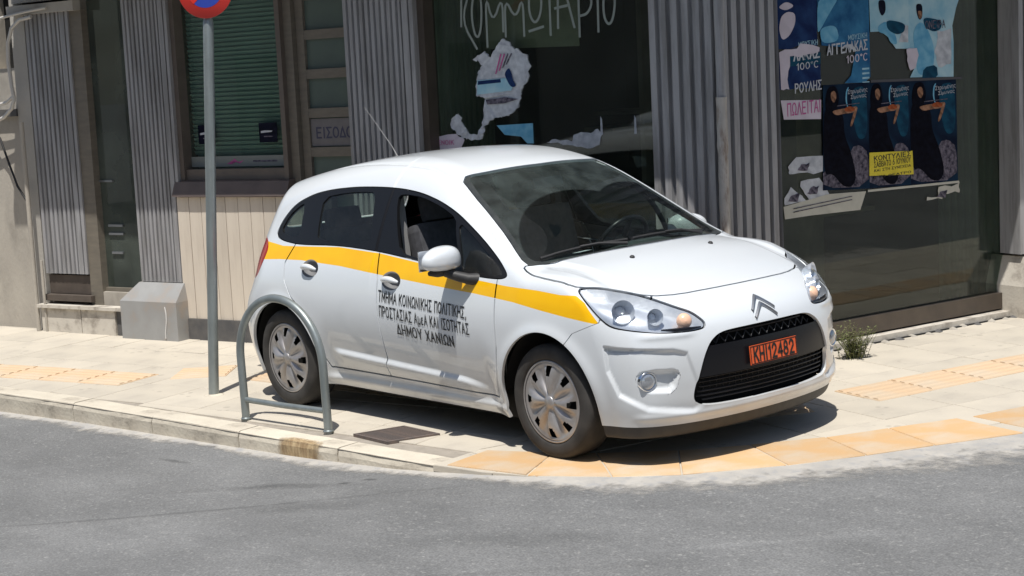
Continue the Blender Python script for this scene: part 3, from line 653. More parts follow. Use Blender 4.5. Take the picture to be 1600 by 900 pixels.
# number plate
def plate_fr(u_, v_, h_):
    q, n = PLQ; return q+np.array([0, 1, 0])*u_+np.array([-.06, 0, 1.])*v_+np.array([1, 0, .06])*h_
PLQ = (onf(0, .508, -.002)[0], None)
ORG = mk("orange_plate", (.80, .13, .035), (.72, .11, .03), 30, rough=.45)
pl = MB().prism([(-.174, -.048), (.174, -.048), (.174, .048), (-.174, .048)], .0, .006, plate_fr).build("number_plate", ORG, car)
def ring(mb, w_, h_, t, fr, h0, h1):
    for a, b, c, d_ in ((-w_, -h_, w_, -h_+t), (-w_, h_-t, w_, h_), (-w_, -h_+t, -w_+t, h_-t), (w_-t, -h_+t, w_, h_-t)):
        mb.prism([(a, b), (c, b), (c, d_), (a, d_)], h0, h1, fr)
mb = MB(); ring(mb, .172, .046, .004, plate_fr, .006, .0075); mb.build("plate_rim", PLASG, pl)
tv, tf = block_text("KHI12482", .30, .066, .19, .20)
put("plate_lettering", mesh("plate_lettering", [plate_fr(a, b, .0078+q_) for a, b, q_ in tv], tf, mk("black_print", (.01, .01, .01), rough=.5)), pl)
# badge: two chevrons
for (za, ya, zb) in ((.786, .082, .724), (.752, .080, .690)):
    mb = MB(); tk = .019; outer = []; inner = []
    for y in np.linspace(-ya, ya, 13):
        t = abs(y)/ya; z = za+(zb-za)*t**1.15; outer.append((y, z)); inner.append((y*(.97), z-tk*(1-.25*t)))
    Vt = []
    for (y, z), (y2, z2) in zip(outer, inner):
        Vt += [onf(y, z, -.002)[0], onf(y, z, .007)[0], onf((y+y2)/2, (z+z2)/2, .011)[0], onf(y2, z2, .007)[0], onf(y2, z2, -.002)[0]]
    mb.add(Vt, [(5*i+j, 5*i+j+1, 5*i+j+6, 5*i+j+5) for i in range(12) for j in range(4)]); mb.build("badge_chevron", SILV, car)
# fog lamps
for s in (-1, 1):
    q, n = onf(s*.69, .447); c = q+np.array([.012, s*.004, 0]); ax = np.array([.95, .25*s, 0])
    mb = MB(); mb.lathe([(.050, -.03), (.050, .008), (.044, .012), (.041, .006)], c, ax, 28); fo = mb.build("fog_light", CHR, car)
    mb = MB(); mb.lathe([(.041, .007), (.03, .014), (.015, .018), (.0005, .019)], c, ax, 28); mb.build("fog_lens", mk("fog_glass", (.45, .47, .5), rough=.06, metal=.6), fo)
# bonnet washer jets
for s in (-1, 1):
    q, n = ont(.115, s*.295, .002); MB().lathe([(.014, -.004), (.014, .003), (.009, .009), (.0005, .010)], q, n, 14).build("washer_jet", PLAS, car)
# wipers
for (a, b, pv) in (((-.205, -.655), (-.125, -.10), (-.06, -.16)), ((-.125, -.06), (-.16, .52), (-.09, .44))):
    A_ = np.array(a); B_ = np.array(b); P_ = [ont(*(A_+(B_-A_)*t), .012)[0] for t in np.linspace(0, 1, 12)]
    mb = MB(); mb.tube(P_, .008, 6); wp = mb.build("wiper", PLAS, car)
    m_ = A_+(B_-A_)*.45; pts = [ont(pv[0], pv[1], .016)[0], ont(*(np.array(pv)*.4+m_*.6), .03)[0], ont(*m_, .018)[0]]
    MB().tube(pts, [.010, .007, .007], 8).build("wiper_arm", PLAS, wp)
# door mirrors
for s in (-1, 1):
    c = np.array([-.685, -.945, 1.018]) if s < 0 else np.array([-.66, .905, .985]); Vm = []; nu, nv_ = 28, 18
    for i in range(nv_+1):
        ph = -math.pi/2+math.pi*i/nv_
        for j in range(nu):
            th = 2*math.pi*j/nu; ex = .75; f_ = lambda v: math.copysign(abs(v)**ex, v)
            x = f_(math.cos(ph))*f_(math.cos(th)); y = f_(math.cos(ph))*f_(math.sin(th)); z = f_(math.sin(ph))
            yo = y*s; x_ = x*(.085 if x > 0 else .05)*(1-.22*max(yo, 0)); zz = (z*(.082-.020*max(yo, 0)**2-.012*yo) if z > 0 else z*.050)
            Vm.append(c+np.array([x_+.03*y*s*-1*-.6, y*.130, zz+.006*yo-.006]))
    me = mesh("mirror_housing", Vm, [(i*nu+j, i*nu+(j+1) % nu, (i+1)*nu+(j+1) % nu, (i+1)*nu+j) for i in range(nv_) for j in range(nu)], PAINT, True)
    dm = put("door_mirror", me, car)
    MB().box(c+np.array([-.058, 0, 0]), (.008, .20, .11), bev=.003).build("mirror_glass", CHR, dm)
    mb = MB(); mb.tube([(-.545, s*.800, .905), (-.575, s*.850, .912), (-.63, s*.90, .935), (-.67, s*.92, .955)], [.036, .030, .026, .03], 12); mb.tube([c+np.array([.0, s*y_, -.062]) for y_ in (-.09, -.03, .03, .08)], [.012, .026, .026, .012], 10); mb.build("mirror_foot", PLAS, dm)
# wheels
def wheel(cx, s):
    c = np.array([cx, s*.735, .302]); ax = np.array([0, s*1., 0]); k = MB()
    prof = [(.205, -.080), (.262, -.095), (.290, -.088), (.300, -.072), (.302, -.03), (.302, .03), (.300, .068), (.292, .084), (.278, .093), (.255, .096), (.232, .094), (.222, .088), (.217, .078), (.206, .05)]
    k.lathe(prof, c, ax, 72); ty = k.build("wheel", RUB, car)
    for g_ in (-.045, -.015, .015, .045): pass
    # cover: polar sheet with eight windows and raised petals
    nr, na = 26, 192; rs = np.linspace(.0, .214, nr); a1 = np.cross(ax, (0, 0, 1.)); b1 = np.cross(ax, a1); Vc = []; ok = []
    for i, r_ in enumerate(rs):
        for j in range(na):
            t = 2*math.pi*j/na+.25; ph = (t*8/(2*math.pi)) % 1.0; pet = .5+.5*math.cos(t*8)
            h = .078+.012*math.cos(min(r_/.19, 1)*math.pi/2)
            e_ = math.sin(min(max((r_-.032)/.158, 0), 1)*math.pi); cr = abs(math.cos(t*4)); 
            if .032 < r_ < .19: h += .016*(max(0, cr-.35)/.65)**.7*e_**.8-.010*(1-cr)*e_
            if .032 < r_ < .19: h += .005*e_*math.cos(t*4+.6)
            if r_ < .04: h += .006
            if r_ > .196: h += .005-.9*max(0, r_-.207)
            Vc.append(c+ax*h+r_*(math.cos(t)*a1+math.sin(t)*b1))
    F = []; Fh = []
    for i in range(nr-1):
        for j in range(na):
            rm = (rs[i]+rs[i+1])/2; t = 2*math.pi*(j+.5)/na+.25; dph = abs(((t*8/(2*math.pi)+.5) % 1.0)-.5)*2*math.pi/8*rm
            hole = .140 < rm < .186 and dph < .013+.22*(rm-.140)
            (Fh if hole else F).append((i*na+j, i*na+(j+1) % na, (i+1)*na+(j+1) % na, (i+1)*na+j))
    k = MB(); k.add(Vc, F, True)
    wc = k.build("wheel_cover", HUB, ty)
    k = MB(); k.lathe([(.0005, .045), (.12, .048), (.212, .05)], c, ax, 48); k.build("wheel_disc", DARK, ty)
    k = MB(); k.lathe([(.213, .070), (.2185, .084), (.213, .089), (.206, .086)], c, ax, 72); k.build("rim_edge", HUB, ty)
    # valve and centre cap
    k = MB(); k.lathe([(.034, .096), (.030, .103), (.0005, .105)], c, ax, 24); k.build("centre_cap", HUB, ty)
for cx in (0, -2.465):
    for s in (-1, 1): wheel(cx, s)
# lettering on the front door
for s in (-1,):
    for txt, xa, xb, za, zb, h_ in (("ΤΜΗΜΑ ΚΟΙΝΩΝΙΚΗΣ ΠΟΛΙΤΙΚΗΣ,", -1.400, -.600, .768, .727, .057), ("ΠΡΟΣΤΑΣΙΑΣ ΑμεΑ ΚΑΙ ΙΣΟΤΗΤΑΣ", -1.395, -.585, .682, .640, .057), ("ΔΗΜΟΥ ΧΑΝΙΩΝ", -1.24, -.735, .590, .558, .057)):
        tv, tf = block_text(txt, 1., h_, .14, .20); Vt = []
        for a, b, q_ in tv:
            x = xa+(a+.5)*(xb-xa); z = za+(a+.5)*(zb-za)+b; Vt.append(ons(x, z, -1, .0025+q_*2)[0])
        put("door_lettering", mesh("door_lettering", Vt, tf, bpy.data.materials["black_print"]), car)
# aerial
MB().tube([(-2.27, 0, 1.46), (-2.33, 0, 1.535), (-2.45, 0, 1.65), (-2.60, 0, 1.79)], [.005, .0026, .0022, .0016], 6).build("aerial", mk("aerial_grey", (.22, .22, .22), rough=.5), car)
# cabin
mb = MB(); mb.box((-1.3, 0, .36), (2.2, 1.36, .06)); mb.build("cabin_floor", DARK, car)
Vd = []; dprof = [(-.12, .93), (-.22, .955), (-.40, .965), (-.52, .945), (-.58, .88), (-.60, .70), (-.55, .45)]
for yy in np.linspace(-.70, .70, 15):
    hump = .035*math.exp(-((yy-.36)/.17)**2)
    for i, (a, b) in enumerate(dprof): Vd.append((a, yy*(1 if i > 1 else .97), b+(hump if 1 < i < 5 else 0)-.03*(abs(yy)/.7)**4))
mb = MB(); mb.add(Vd, [(i*7+j, i*7+j+1, (i+1)*7+j+1, (i+1)*7+j) for i in range(14) for j in range(6)], True); mb.build("dashboard", DASH, car)
c = np.array([-.66, .36, .945]); ax = np.array([-.85, 0, .52]); ax /= np.linalg.norm(ax); a1 = np.array([0, 1., 0]); b1 = np.cross(ax, a1)
sw = MB().tube([c+.185*(math.cos(t)*a1+math.sin(t)*b1) for t in np.linspace(0, 2*math.pi, 41)], .014, 10, caps=False)
for t in (.0, math.pi, 1.57*3): sw.tube([c, c+.18*(math.cos(t)*a1+math.sin(t)*b1)], .016, 8)
sw.lathe([(.06, -.02), (.055, .02), (.0005, .03)], c, ax, 20); sw.build("steering_wheel", PLASG, car)
for s in (-1, 1):
    mb = MB(); t = R_(14); Zb = (-math.sin(t), 0, math.cos(t)); Xb = (math.cos(t), 0, math.sin(t))
    mb.box((-1.02, s*.36, .56), (.50, .48, .16), bev=.05); mb.box((-1.33, s*.36, .86), (.13, .47, .58), Xb, (0, 1, 0), Zb, bev=.05); st_ = mb.build("front_seat", SEAT, car)
    MB().box((-1.43, s*.36, 1.22), (.08, .24, .16), Xb, (0, 1, 0), Zb, bev=.035).build("headrest", SEAT, st_)
mb = MB(); mb.box((-1.95, 0, .56), (.50, 1.22, .16), bev=.05); mb.box((-2.28, 0, .82), (.13, 1.22, .52), Xb, (0, 1, 0), Zb, bev=.05); rs_ = mb.build("rear_seat", SEAT, car)
for y in (-.4, .4): MB().box((-2.36, y, 1.13), (.08, .24, .13), Xb, (0, 1, 0), Zb, bev=.03).build("headrest", SEAT, rs_)
MB().box((-.86, 0, 1.335), (.025, .22, .065), (math.cos(.3), 0, math.sin(.3)), (0, 1, 0), (-math.sin(.3), 0, math.cos(.3)), bev=.01).build("rear_view_mirror", PLASG, car)
for s in (-1, 1):   # seat belts hanging by the pillars
    MB().box((-1.45, s*.60, 1.06), (.006, .045, .55), (math.cos(.2), 0, math.sin(.2)), (0, 1, 0), (-math.sin(.08), 0, math.cos(.08))).build("seat_belt", PLAS if s > 0 else mk("grey_belt", (.30, .30, .30), rough=.8), car)
# outlines of the papers on the shop windows, metres along and up each window
DT = {
'TORN': [(3.2,2.165),(3.275,2.11),(3.398,2.047),(3.409,1.99),(3.387,1.867),(3.343,1.823),(3.326,1.778),(3.307,1.699),(3.248,1.661),(3.19,1.645),(3.132,1.636),(3.059,1.62),(3.011,1.558),(2.986,1.494),(2.904,1.488),(2.817,1.502),(2.76,1.547),(2.719,1.601),(2.74,1.647),(2.791,1.675),(2.837,1.586),(2.878,1.532),(2.944,1.524),(2.993,1.605),(3.023,1.743),(3.025,1.772),(2.956,1.792),(2.967,1.896),(2.978,1.953),(3.025,1.997),(2.94,2.036),(3.045,2.088),(3.093,2.045),(3.162,2.128)],
'TORN_BLUE': [(2.975,1.895),(3.248,1.901),(3.274,1.849),(3.257,1.815),(2.968,1.797)],
'TORN_DK': [(2.982,1.889),(3.17,1.896),(3.175,1.873),(2.98,1.864)],
'TORN_FIG': [(3.208,1.931),(3.245,1.97),(3.265,1.94),(3.276,1.883),(3.304,1.842),(3.259,1.836),(3.226,1.885)],
'TORN_GREY': [(3.039,1.76),(3.198,1.772),(3.311,1.756),(3.195,1.731),(3.051,1.728)],
'BLUECARD': [(3.115,1.584),(3.416,1.591),(3.417,1.456),(3.364,1.457),(3.317,1.504),(3.182,1.519)],
'SCRAP1': [(2.54,1.522),(2.759,1.535),(2.831,1.492),(2.797,1.434),(2.533,1.427)],
'SCRAP2': [(3.74,1.505),(3.795,1.521),(3.875,1.513),(3.93,1.54),(3.961,1.5),(3.938,1.434),(3.87,1.413),(3.763,1.426),(3.654,1.44),(3.518,1.46),(3.588,1.481),(3.724,1.461)],
'BROWNPAPER': [(3.041,2.726),(3.794,2.665),(3.77,2.082),(3.001,2.099)],
'GRAF': [[(2.941,2.507),(2.857,2.3),(2.981,2.103)],[(2.869,2.512),(2.852,2.26)],[(2.992,2.503),(2.959,2.437),(2.944,2.323),(2.963,2.207),(2.99,2.18),(3.018,2.227),(3.033,2.363),(3.028,2.466),(2.992,2.503)],[(3.068,2.11),(3.07,2.486),(3.121,2.261),(3.211,2.454),(3.206,2.205)],[(3.225,2.17),(3.229,2.441),(3.313,2.278),(3.379,2.442),(3.377,2.167)],[(3.457,2.47),(3.426,2.416),(3.427,2.305),(3.468,2.244),(3.516,2.299),(3.532,2.409),(3.505,2.467)],[(3.414,2.199),(3.54,2.225)],[(3.594,2.46),(3.591,2.161)],[(3.539,2.453),(3.655,2.462)],[(3.662,2.456),(3.652,2.202)],[(3.628,2.336),(3.744,2.351)],[(3.716,2.463),(3.783,2.2)],[(3.823,2.444),(3.82,2.137)],[(3.818,2.275),(3.888,2.284),(3.928,2.35),(3.908,2.427),(3.829,2.444)],[(3.972,2.434),(3.967,2.161)],[(4.054,2.45),(4.014,2.387),(4.012,2.257),(4.048,2.2),(4.085,2.242),(4.109,2.381),(4.054,2.45)]],
'PA': [(-0.65,2.311),(-0.318,2.296),(-0.323,1.978),(-0.414,1.971),(-0.477,1.992),(-0.552,1.972),(-0.646,1.978)],
'PA_DISC': [(-0.637,2.102),(-0.618,2.181),(-0.565,2.211),(-0.502,2.199),(-0.499,2.135),(-0.549,2.057),(-0.613,2.028)],
'PA_TOP': [(-0.642,2.239),(-0.573,2.276),(-0.501,2.244),(-0.575,2.215)],
'PA2': [(-0.642,1.957),(-0.488,1.98),(-0.302,1.969),(-0.3,1.706),(-0.497,1.72),(-0.561,1.717),(-0.645,1.723)],
'PA2_TEAL': [(-0.574,1.937),(-0.298,1.936),(-0.3,1.862),(-0.556,1.863)],
'PA2_TORN': [(-0.642,1.957),(-0.494,1.972),(-0.466,2.003),(-0.307,1.969),(-0.308,1.944),(-0.437,1.928),(-0.554,1.927),(-0.556,1.863),(-0.58,1.783),(-0.566,1.717),(-0.634,1.722)],
'PB': [(-0.318,2.296),(0.123,2.275),(0.125,1.75),(0.079,1.716),(-0.098,1.724),(-0.041,1.77),(0.002,1.925),(-0.091,1.956),(-0.286,1.98)],
'PB_LIGHT': [(-0.313,2.295),(-0.124,2.287),(-0.214,2.185),(-0.304,2.067),(-0.32,2.068)],
'PB_LIGHT2': [(-0.303,2.091),(-0.162,2.108),(-0.133,1.999),(-0.285,1.988)],
'PB_LIGHT3': [(-0.09,1.972),(-0.035,1.973),(0.013,1.924),(-0.025,1.939),(-0.112,1.961)],
'PB_LINES': [(0.019,1.932),(0.085,1.928),(0.083,1.837),(0.016,1.841)],
'PC': [(0.128,2.275),(0.472,2.259),(0.481,1.912),(0.355,1.92),(0.289,2.0),(0.223,2.041),(0.133,2.042)],
'PC_FIG': [(0.201,2.08),(0.281,2.109),(0.358,2.004),(0.367,1.944),(0.311,1.956),(0.278,2.017),(0.2,2.038)],
'PC_HEAD': [(0.206,2.246),(0.267,2.243),(0.271,2.168),(0.236,2.136),(0.21,2.179)],
'PC_WHITE': [(0.348,2.089),(0.468,2.065),(0.465,1.955),(0.379,1.961),(0.415,2.034)],
'PD': [(0.472,2.259),(0.945,2.236),(0.908,2.161),(0.87,2.043),(0.88,1.931),(0.875,1.698),(0.477,1.721),(0.548,1.823),(0.481,1.912)],
'PD_FIG': [(0.506,2.004),(0.543,2.069),(0.589,2.084),(0.646,2.03),(0.702,1.907),(0.687,1.745),(0.546,1.721),(0.527,1.875)],
'PD_HEAD': [(0.54,2.205),(0.598,2.202),(0.596,2.109),(0.566,2.094),(0.544,2.145)],
'PD_WHITE': [(0.728,2.017),(0.858,2.026),(0.853,1.786),(0.734,1.776),(0.701,1.881)],
'PD_SCARF': [(0.602,2.117),(0.776,2.082),(0.763,2.023),(0.693,2.01),(0.612,2.049)],
'CD_TORN': [(0.447,1.91),(0.539,1.913),(0.555,1.865),(0.524,1.782),(0.478,1.768),(0.451,1.838)],
'PINK': [(-0.637,1.653),(-0.302,1.632),(-0.306,1.508),(-0.615,1.529)],
'V1': [(-0.285,1.724),(0.099,1.715),(0.098,1.015),(-0.094,1.026),(-0.307,1.043)],
'V2': [(0.099,1.715),(0.465,1.698),(0.467,1.002),(0.098,1.015)],
'V3': [(0.465,1.698),(0.895,1.682),(0.901,0.982),(0.467,1.002)],
'V1_BLUE': [(-0.026,1.673),(0.086,1.683),(0.075,1.291),(0.013,1.287),(-0.007,1.448)],
'V1_FACE': [(-0.235,1.605),(-0.204,1.621),(-0.181,1.592),(-0.188,1.546),(-0.213,1.53),(-0.236,1.559)],
'V1_ARM': [(-0.214,1.493),(-0.153,1.506),(-0.08,1.51),(0.006,1.493),(-0.007,1.462),(-0.052,1.391),(-0.077,1.393),(-0.05,1.461),(-0.13,1.467),(-0.191,1.468)],
'V1_LEG': [(-0.135,1.282),(0.012,1.278),(0.01,1.194),(-0.065,1.173),(-0.113,1.215)],
'V1_GND': [(-0.274,1.137),(-0.093,1.063),(0.056,1.067),(0.068,1.028),(-0.265,1.048)],
'V2_BLUE': [(0.377,1.651),(0.492,1.661),(0.482,1.262),(0.418,1.258),(0.396,1.422)],
'V2_FACE': [(0.16,1.582),(0.192,1.598),(0.216,1.568),(0.209,1.522),(0.183,1.505),(0.159,1.535)],
'V2_ARM': [(0.182,1.468),(0.246,1.482),(0.322,1.485),(0.41,1.468),(0.397,1.436),(0.35,1.364),(0.325,1.366),(0.352,1.435),(0.27,1.442),(0.207,1.442)],
'V2_LEG': [(0.265,1.253),(0.418,1.249),(0.416,1.163),(0.338,1.142),(0.288,1.184)],
'V2_GND': [(0.122,1.106),(0.31,1.03),(0.464,1.034),(0.476,0.994),(0.132,1.015)],
'V3_BLUE': [(0.736,1.64),(0.854,1.651),(0.846,1.246),(0.78,1.242),(0.757,1.408)],
'V3_FACE': [(0.513,1.571),(0.546,1.588),(0.571,1.557),(0.563,1.51),(0.537,1.493),(0.512,1.524)],
'V3_ARM': [(0.536,1.455),(0.601,1.469),(0.68,1.472),(0.771,1.455),(0.757,1.423),(0.71,1.35),(0.683,1.352),(0.711,1.422),(0.626,1.429),(0.561,1.429)],
'V3_LEG': [(0.622,1.237),(0.78,1.232),(0.778,1.145),(0.698,1.124),(0.647,1.167)],
'V3_GND': [(0.476,1.087),(0.669,1.01),(0.828,1.014),(0.841,0.974),(0.486,0.995)],
'YELL': [(0.096,1.253),(0.479,1.231),(0.486,1.072),(0.092,1.099)],
'BOT': [(-0.638,0.971),(-0.266,1.015),(0.067,1.0),(0.013,0.882),(-0.414,0.891),(-0.629,0.889)],
'BOTL': [(0.079,1.008),(0.908,0.987),(0.914,0.971),(0.079,0.993)],
'SC3': [(-0.593,1.223),(-0.521,1.28),(-0.3,1.269),(-0.303,1.168),(-0.489,1.176),(-0.583,1.176)],
'SC4': [(-0.49,1.121),(-0.335,1.129),(-0.253,1.014),(-0.411,0.984),(-0.458,1.035)],
'SC5': [(-0.63,1.025),(-0.574,1.093),(-0.482,1.028),(-0.447,0.988),(-0.626,0.979)],
'SC6': [(0.721,0.962),(0.914,0.971),(0.913,0.903),(0.76,0.909),(0.752,0.876),(0.608,0.881),(0.615,0.905),(0.72,0.899)],
'TOPBAR': [(0.124,1.729),(0.947,1.693),(0.949,1.677),(0.124,1.712)],
}
# ------------------------------------------------------------------ ground
ASPH = mk("worn_asphalt", (.198, .20, .199), (.163, .165, .165), 2.2, rough=.92, bump=.004, bscale=55, c3=(.27, .27, .262), s3=38, f3=(.56, .66), detail=8)
def asphalt_extra(m):
    N = m.node_tree.nodes; L = m.node_tree.links; b = N["Principled BSDF"]; src = b.inputs["Base Color"].links[0].from_socket
    tc = N.new("ShaderNodeTexCoord"); v = N.new("ShaderNodeTexVoronoi"); v.inputs["Scale"].default_value = 95; L.new(tc.outputs["Object"], v.inputs[0])
    mr = N.new("ShaderNodeMapRange"); mr.inputs["From Min"].default_value = .0; mr.inputs["From Max"].default_value = .8; mr.inputs["To Min"].default_value = 1.22; mr.inputs["To Max"].default_value = .76
    L.new(v.outputs["Distance"], mr.inputs[0])
    n = N.new("ShaderNodeTexNoise"); n.inputs["Scale"].default_value = .8; n.inputs["Detail"].default_value = 9; n.inputs["Roughness"].default_value = .62; mp = N.new("ShaderNodeMapping"); mp.inputs["Scale"].default_value = (.5, 1.6, 1); mp.inputs["Rotation"].default_value = (0, 0, -.25)
    L.new(tc.outputs["Object"], mp.inputs[0]); L.new(mp.outputs[0], n.inputs[0])
    m2 = N.new("ShaderNodeMapRange"); m2.inputs["From Min"].default_value = .3; m2.inputs["From Max"].default_value = .7; m2.inputs["To Min"].default_value = .82; m2.inputs["To Max"].default_value = 1.16; L.new(n.outputs[0], m2.inputs[0])
    mu = N.new("ShaderNodeMath"); mu.operation = 'MULTIPLY'; L.new(mr.outputs[0], mu.inputs[0]); L.new(m2.outputs[0], mu.inputs[1])
    vm = N.new("ShaderNodeVectorMath"); vm.operation = 'SCALE'; L.new(src, vm.inputs[0]); L.new(mu.outputs[0], vm.inputs[3]); L.new(vm.outputs[0], b.inputs["Base Color"])
asphalt_extra(ASPH)
def stains(m, L_):
    """oil drips and darker patches, each with its own place and shape"""
    N = m.node_tree.nodes; L = m.node_tree.links; b = N["Principled BSDF"]; src = b.inputs["Base Color"].links[0].from_socket; tc = N.new("ShaderNodeTexCoord")
    n = N.new("ShaderNodeTexNoise"); n.inputs["Scale"].default_value = 7; n.inputs["Detail"].default_value = 8; L.new(tc.outputs["Object"], n.inputs[0])
    for (x, y, rx, ry, ang, k) in L_:
        mp = N.new("ShaderNodeMapping"); mp.vector_type = 'TEXTURE'; mp.inputs["Location"].default_value = (x, y, 0); mp.inputs["Rotation"].default_value = (0, 0, ang); mp.inputs["Scale"].default_value = (rx, ry, 1e3); L.new(tc.outputs["Object"], mp.inputs[0])
        ln = N.new("ShaderNodeVectorMath"); ln.operation = 'LENGTH'; L.new(mp.outputs[0], ln.inputs[0]); ad = N.new("ShaderNodeMath"); ad.operation = 'MULTIPLY_ADD'; ad.inputs[1].default_value = 1.6; L.new(n.outputs[0], ad.inputs[0]); L.new(ln.outputs["Value"], ad.inputs[2])
        mr = N.new("ShaderNodeMapRange"); mr.inputs["From Min"].default_value = 1.15; mr.inputs["From Max"].default_value = 1.95; mr.inputs["To Min"].default_value = k; mr.inputs["To Max"].default_value = 1; L.new(ad.outputs[0], mr.inputs[0])
        vm = N.new("ShaderNodeVectorMath"); vm.operation = 'SCALE'; L.new(src, vm.inputs[0]); L.new(mr.outputs[0], vm.inputs[3]); src = vm.outputs[0]
    L.new(src, b.inputs["Base Color"])
stains(ASPH, [(-1.03, -2.47, 1.75, .022, .826, .74), (-1.0, -1.80, .36, .07, .55, .72), (-2.2, -1.82, .16, .03, .1, .62), (-.45, -2.05, .34, .13, .5, .76), (-.70, -1.50, .05, .025, .4, .5), (-.77, -1.62, .04, .025, .4, .55), (-.37, -1.32, .045, .02, .3, .55), (-1.25, -2.0, .5, .05, .75, .86), (.9, -1.9, .5, .12, .7, .86), (-.83, -3.18, .6, .5, .2, 1.14), (-1.75, -2.35, .5, .2, .8, .88), (1.9, -1.2, .6, .05, .9, 1.12), (1.3, -2.2, .9, .04, .85, .9)])
def vary(m, amt=.16):
    """each piece a little lighter or darker than the next"""
    N = m.node_tree.nodes; L = m.node_tree.links; b = N["Principled BSDF"]; s = b.inputs["Base Color"]
    oi = N.new("ShaderNodeObjectInfo"); mr = N.new("ShaderNodeMapRange"); mr.inputs["To Min"].default_value = 1-amt; mr.inputs["To Max"].default_value = 1+amt*.6; L.new(oi.outputs["Random"], mr.inputs[0])
    vm = N.new("ShaderNodeVectorMath"); vm.operation = 'SCALE'; L.new(mr.outputs[0], vm.inputs[3])
    if s.links: L.new(s.links[0].from_socket, vm.inputs[0])
    else: vm.inputs[0].default_value = s.default_value[:3]
    L.new(vm.outputs[0], s); return m
SLAB = vary(mk("concrete_slab", (.57, .515, .425), (.50, .455, .38), 3, rough=.9, bump=.0016, bscale=70, c3=(.42, .375, .32), s3=4, f3=(.55, .82)), .08)
KERB = vary(mk("kerb_concrete", (.64, .585, .48), (.55, .495, .405), 6, rough=.93, bump=.004, bscale=40, c3=(.30, .265, .215), s3=7, f3=(.56, .78)), .08)
RUST = vary(mk("stained_kerb", (.50, .38, .22), (.26, .17, .09), 26, rough=.95, bump=.006, bscale=40, stretch=(2, 2, .5)), .1)
def specks(m, sc_=9., k=.62):
    """small dark spots of gum and drips"""
    N = m.node_tree.nodes; L = m.node_tree.links; b = N["Principled BSDF"]; src = b.inputs["Base Color"].links[0].from_socket; tc = N.new("ShaderNodeNewGeometry")
    v = N.new("ShaderNodeTexVoronoi"); v.inputs["Scale"].default_value = sc_; L.new(tc.outputs["Position"], v.inputs[0]); n = N.new("ShaderNodeTexNoise"); n.inputs["Scale"].default_value = 2.2; L.new(tc.outputs["Position"], n.inputs[0])
    t = N.new("ShaderNodeMapRange"); t.inputs["From Min"].default_value = .45; t.inputs["From Max"].default_value = .70; t.inputs["To Min"].default_value = .0; t.inputs["To Max"].default_value = .30; L.new(n.outputs[0], t.inputs[0])
    s_ = N.new("ShaderNodeMath"); s_.operation = 'SUBTRACT'; L.new(v.outputs["Distance"], s_.inputs[0]); L.new(t.outputs[0], s_.inputs[1])
    mr = N.new("ShaderNodeMapRange"); mr.inputs["From Min"].default_value = -.05; mr.inputs["From Max"].default_value = .04; mr.inputs["To Min"].default_value = k; mr.inputs["To Max"].default_value = 1; L.new(s_.outputs[0], mr.inputs[0])
    vm = N.new("ShaderNodeVectorMath"); vm.operation = 'SCALE'; L.new(src, vm.inputs[0]); L.new(mr.outputs[0], vm.inputs[3]); L.new(vm.outputs[0], b.inputs["Base Color"])
specks(SLAB, 11., .80)
BED = mk("joint_mortar", (.36, .32, .27), (.28, .25, .21), 14, rough=.98)
TACT = vary(mk("ochre_tactile", (.60, .425, .27), (.57, .44, .30), 4, rough=.9, bump=.001, bscale=80, c3=(.54, .46, .36), s3=3, f3=(.48, .75)), .07)
ORNG = vary(mk("orange_slab", (.62, .39, .19), (.58, .41, .24), 5, rough=.88, bump=.0015, bscale=70, c3=(.58, .49, .38), s3=3.2, f3=(.46, .74)), .12)
GUT = mk("dusty_gutter", (.46, .435, .395), (.37, .355, .33), 7, rough=.96, bump=.003, bscale=45, c3=(.34, .335, .33), s3=12, f3=(.5, .66))
RUSTM = mk("grate_iron", (.10, .085, .08), (.16, .12, .10), 30, rough=.8, bump=.001)
K = [(-40, -6.9), (-14, -3.12), (-9, -2.38), (-6.5, -2.01), (-4.72, -1.73), (-3.89, -1.61), (-3.0, -1.515), (-2.11, -1.43), (-1.66, -1.385), (-1.21, -1.33), (-.68, -1.285), (-.38, -1.255), (-.12, -1.215), (.14, -1.13), (.40, -.99), (.64, -.82), (.91, -.52), (1.14, -.16), (1.31, .22), (1.60, .90), (1.80, 1.6), (2.02, 2.6), (2.55, 5.2), (4.0, 12.3), (9, 37)]
K = np.array(K)
def kd(P):   # signed distance to the kerb line, negative on the pavement side
    d_ = seg_sdf(P, K, closed=False); cr = np.full(len(P), -1.)
    poly = np.vstack([K, [(-40, 60)]]); s_ = seg_sdf(P, poly); return np.where(s_ < 0, -d_, d_)
XG = np.arange(-16, 12.1, .25)
def zroad0(x): return np.interp(x, [-9, -4.72, -2.11, -1.21, -.68, -.12, .3, 40], [-.15, -.142, -.108, -.092, -.066, -.026, -.012, -.012])
ZG = zroad0(XG)
def zroad(x): return np.interp(x, XG, ZG)
# road sheet
xs = np.concatenate([[-300, -120, -60, -30], np.arange(-16, 12.1, .25), [16, 30, 60, 120, 300]]); ys = np.concatenate([[-300, -120, -60, -30], np.arange(-14, 10.1, .25), [16, 30, 60, 120, 300]])
Vr = [(x, y, float(zroad(x))-.0+(.006*math.sin(x*1.3+y*.7)*math.sin(y*.9) if abs(x) < 15 and y < -2.9 else 0)) for x in xs for y in ys]; ny = len(ys)
me = mesh("road", Vr, [(i*ny+j, (i+1)*ny+j, (i+1)*ny+j+1, i*ny+j+1) for i in range(len(xs)-1) for j in range(ny-1)], ASPH, True)
put("road", me, kind='structure', origin=(0, 0, 0))
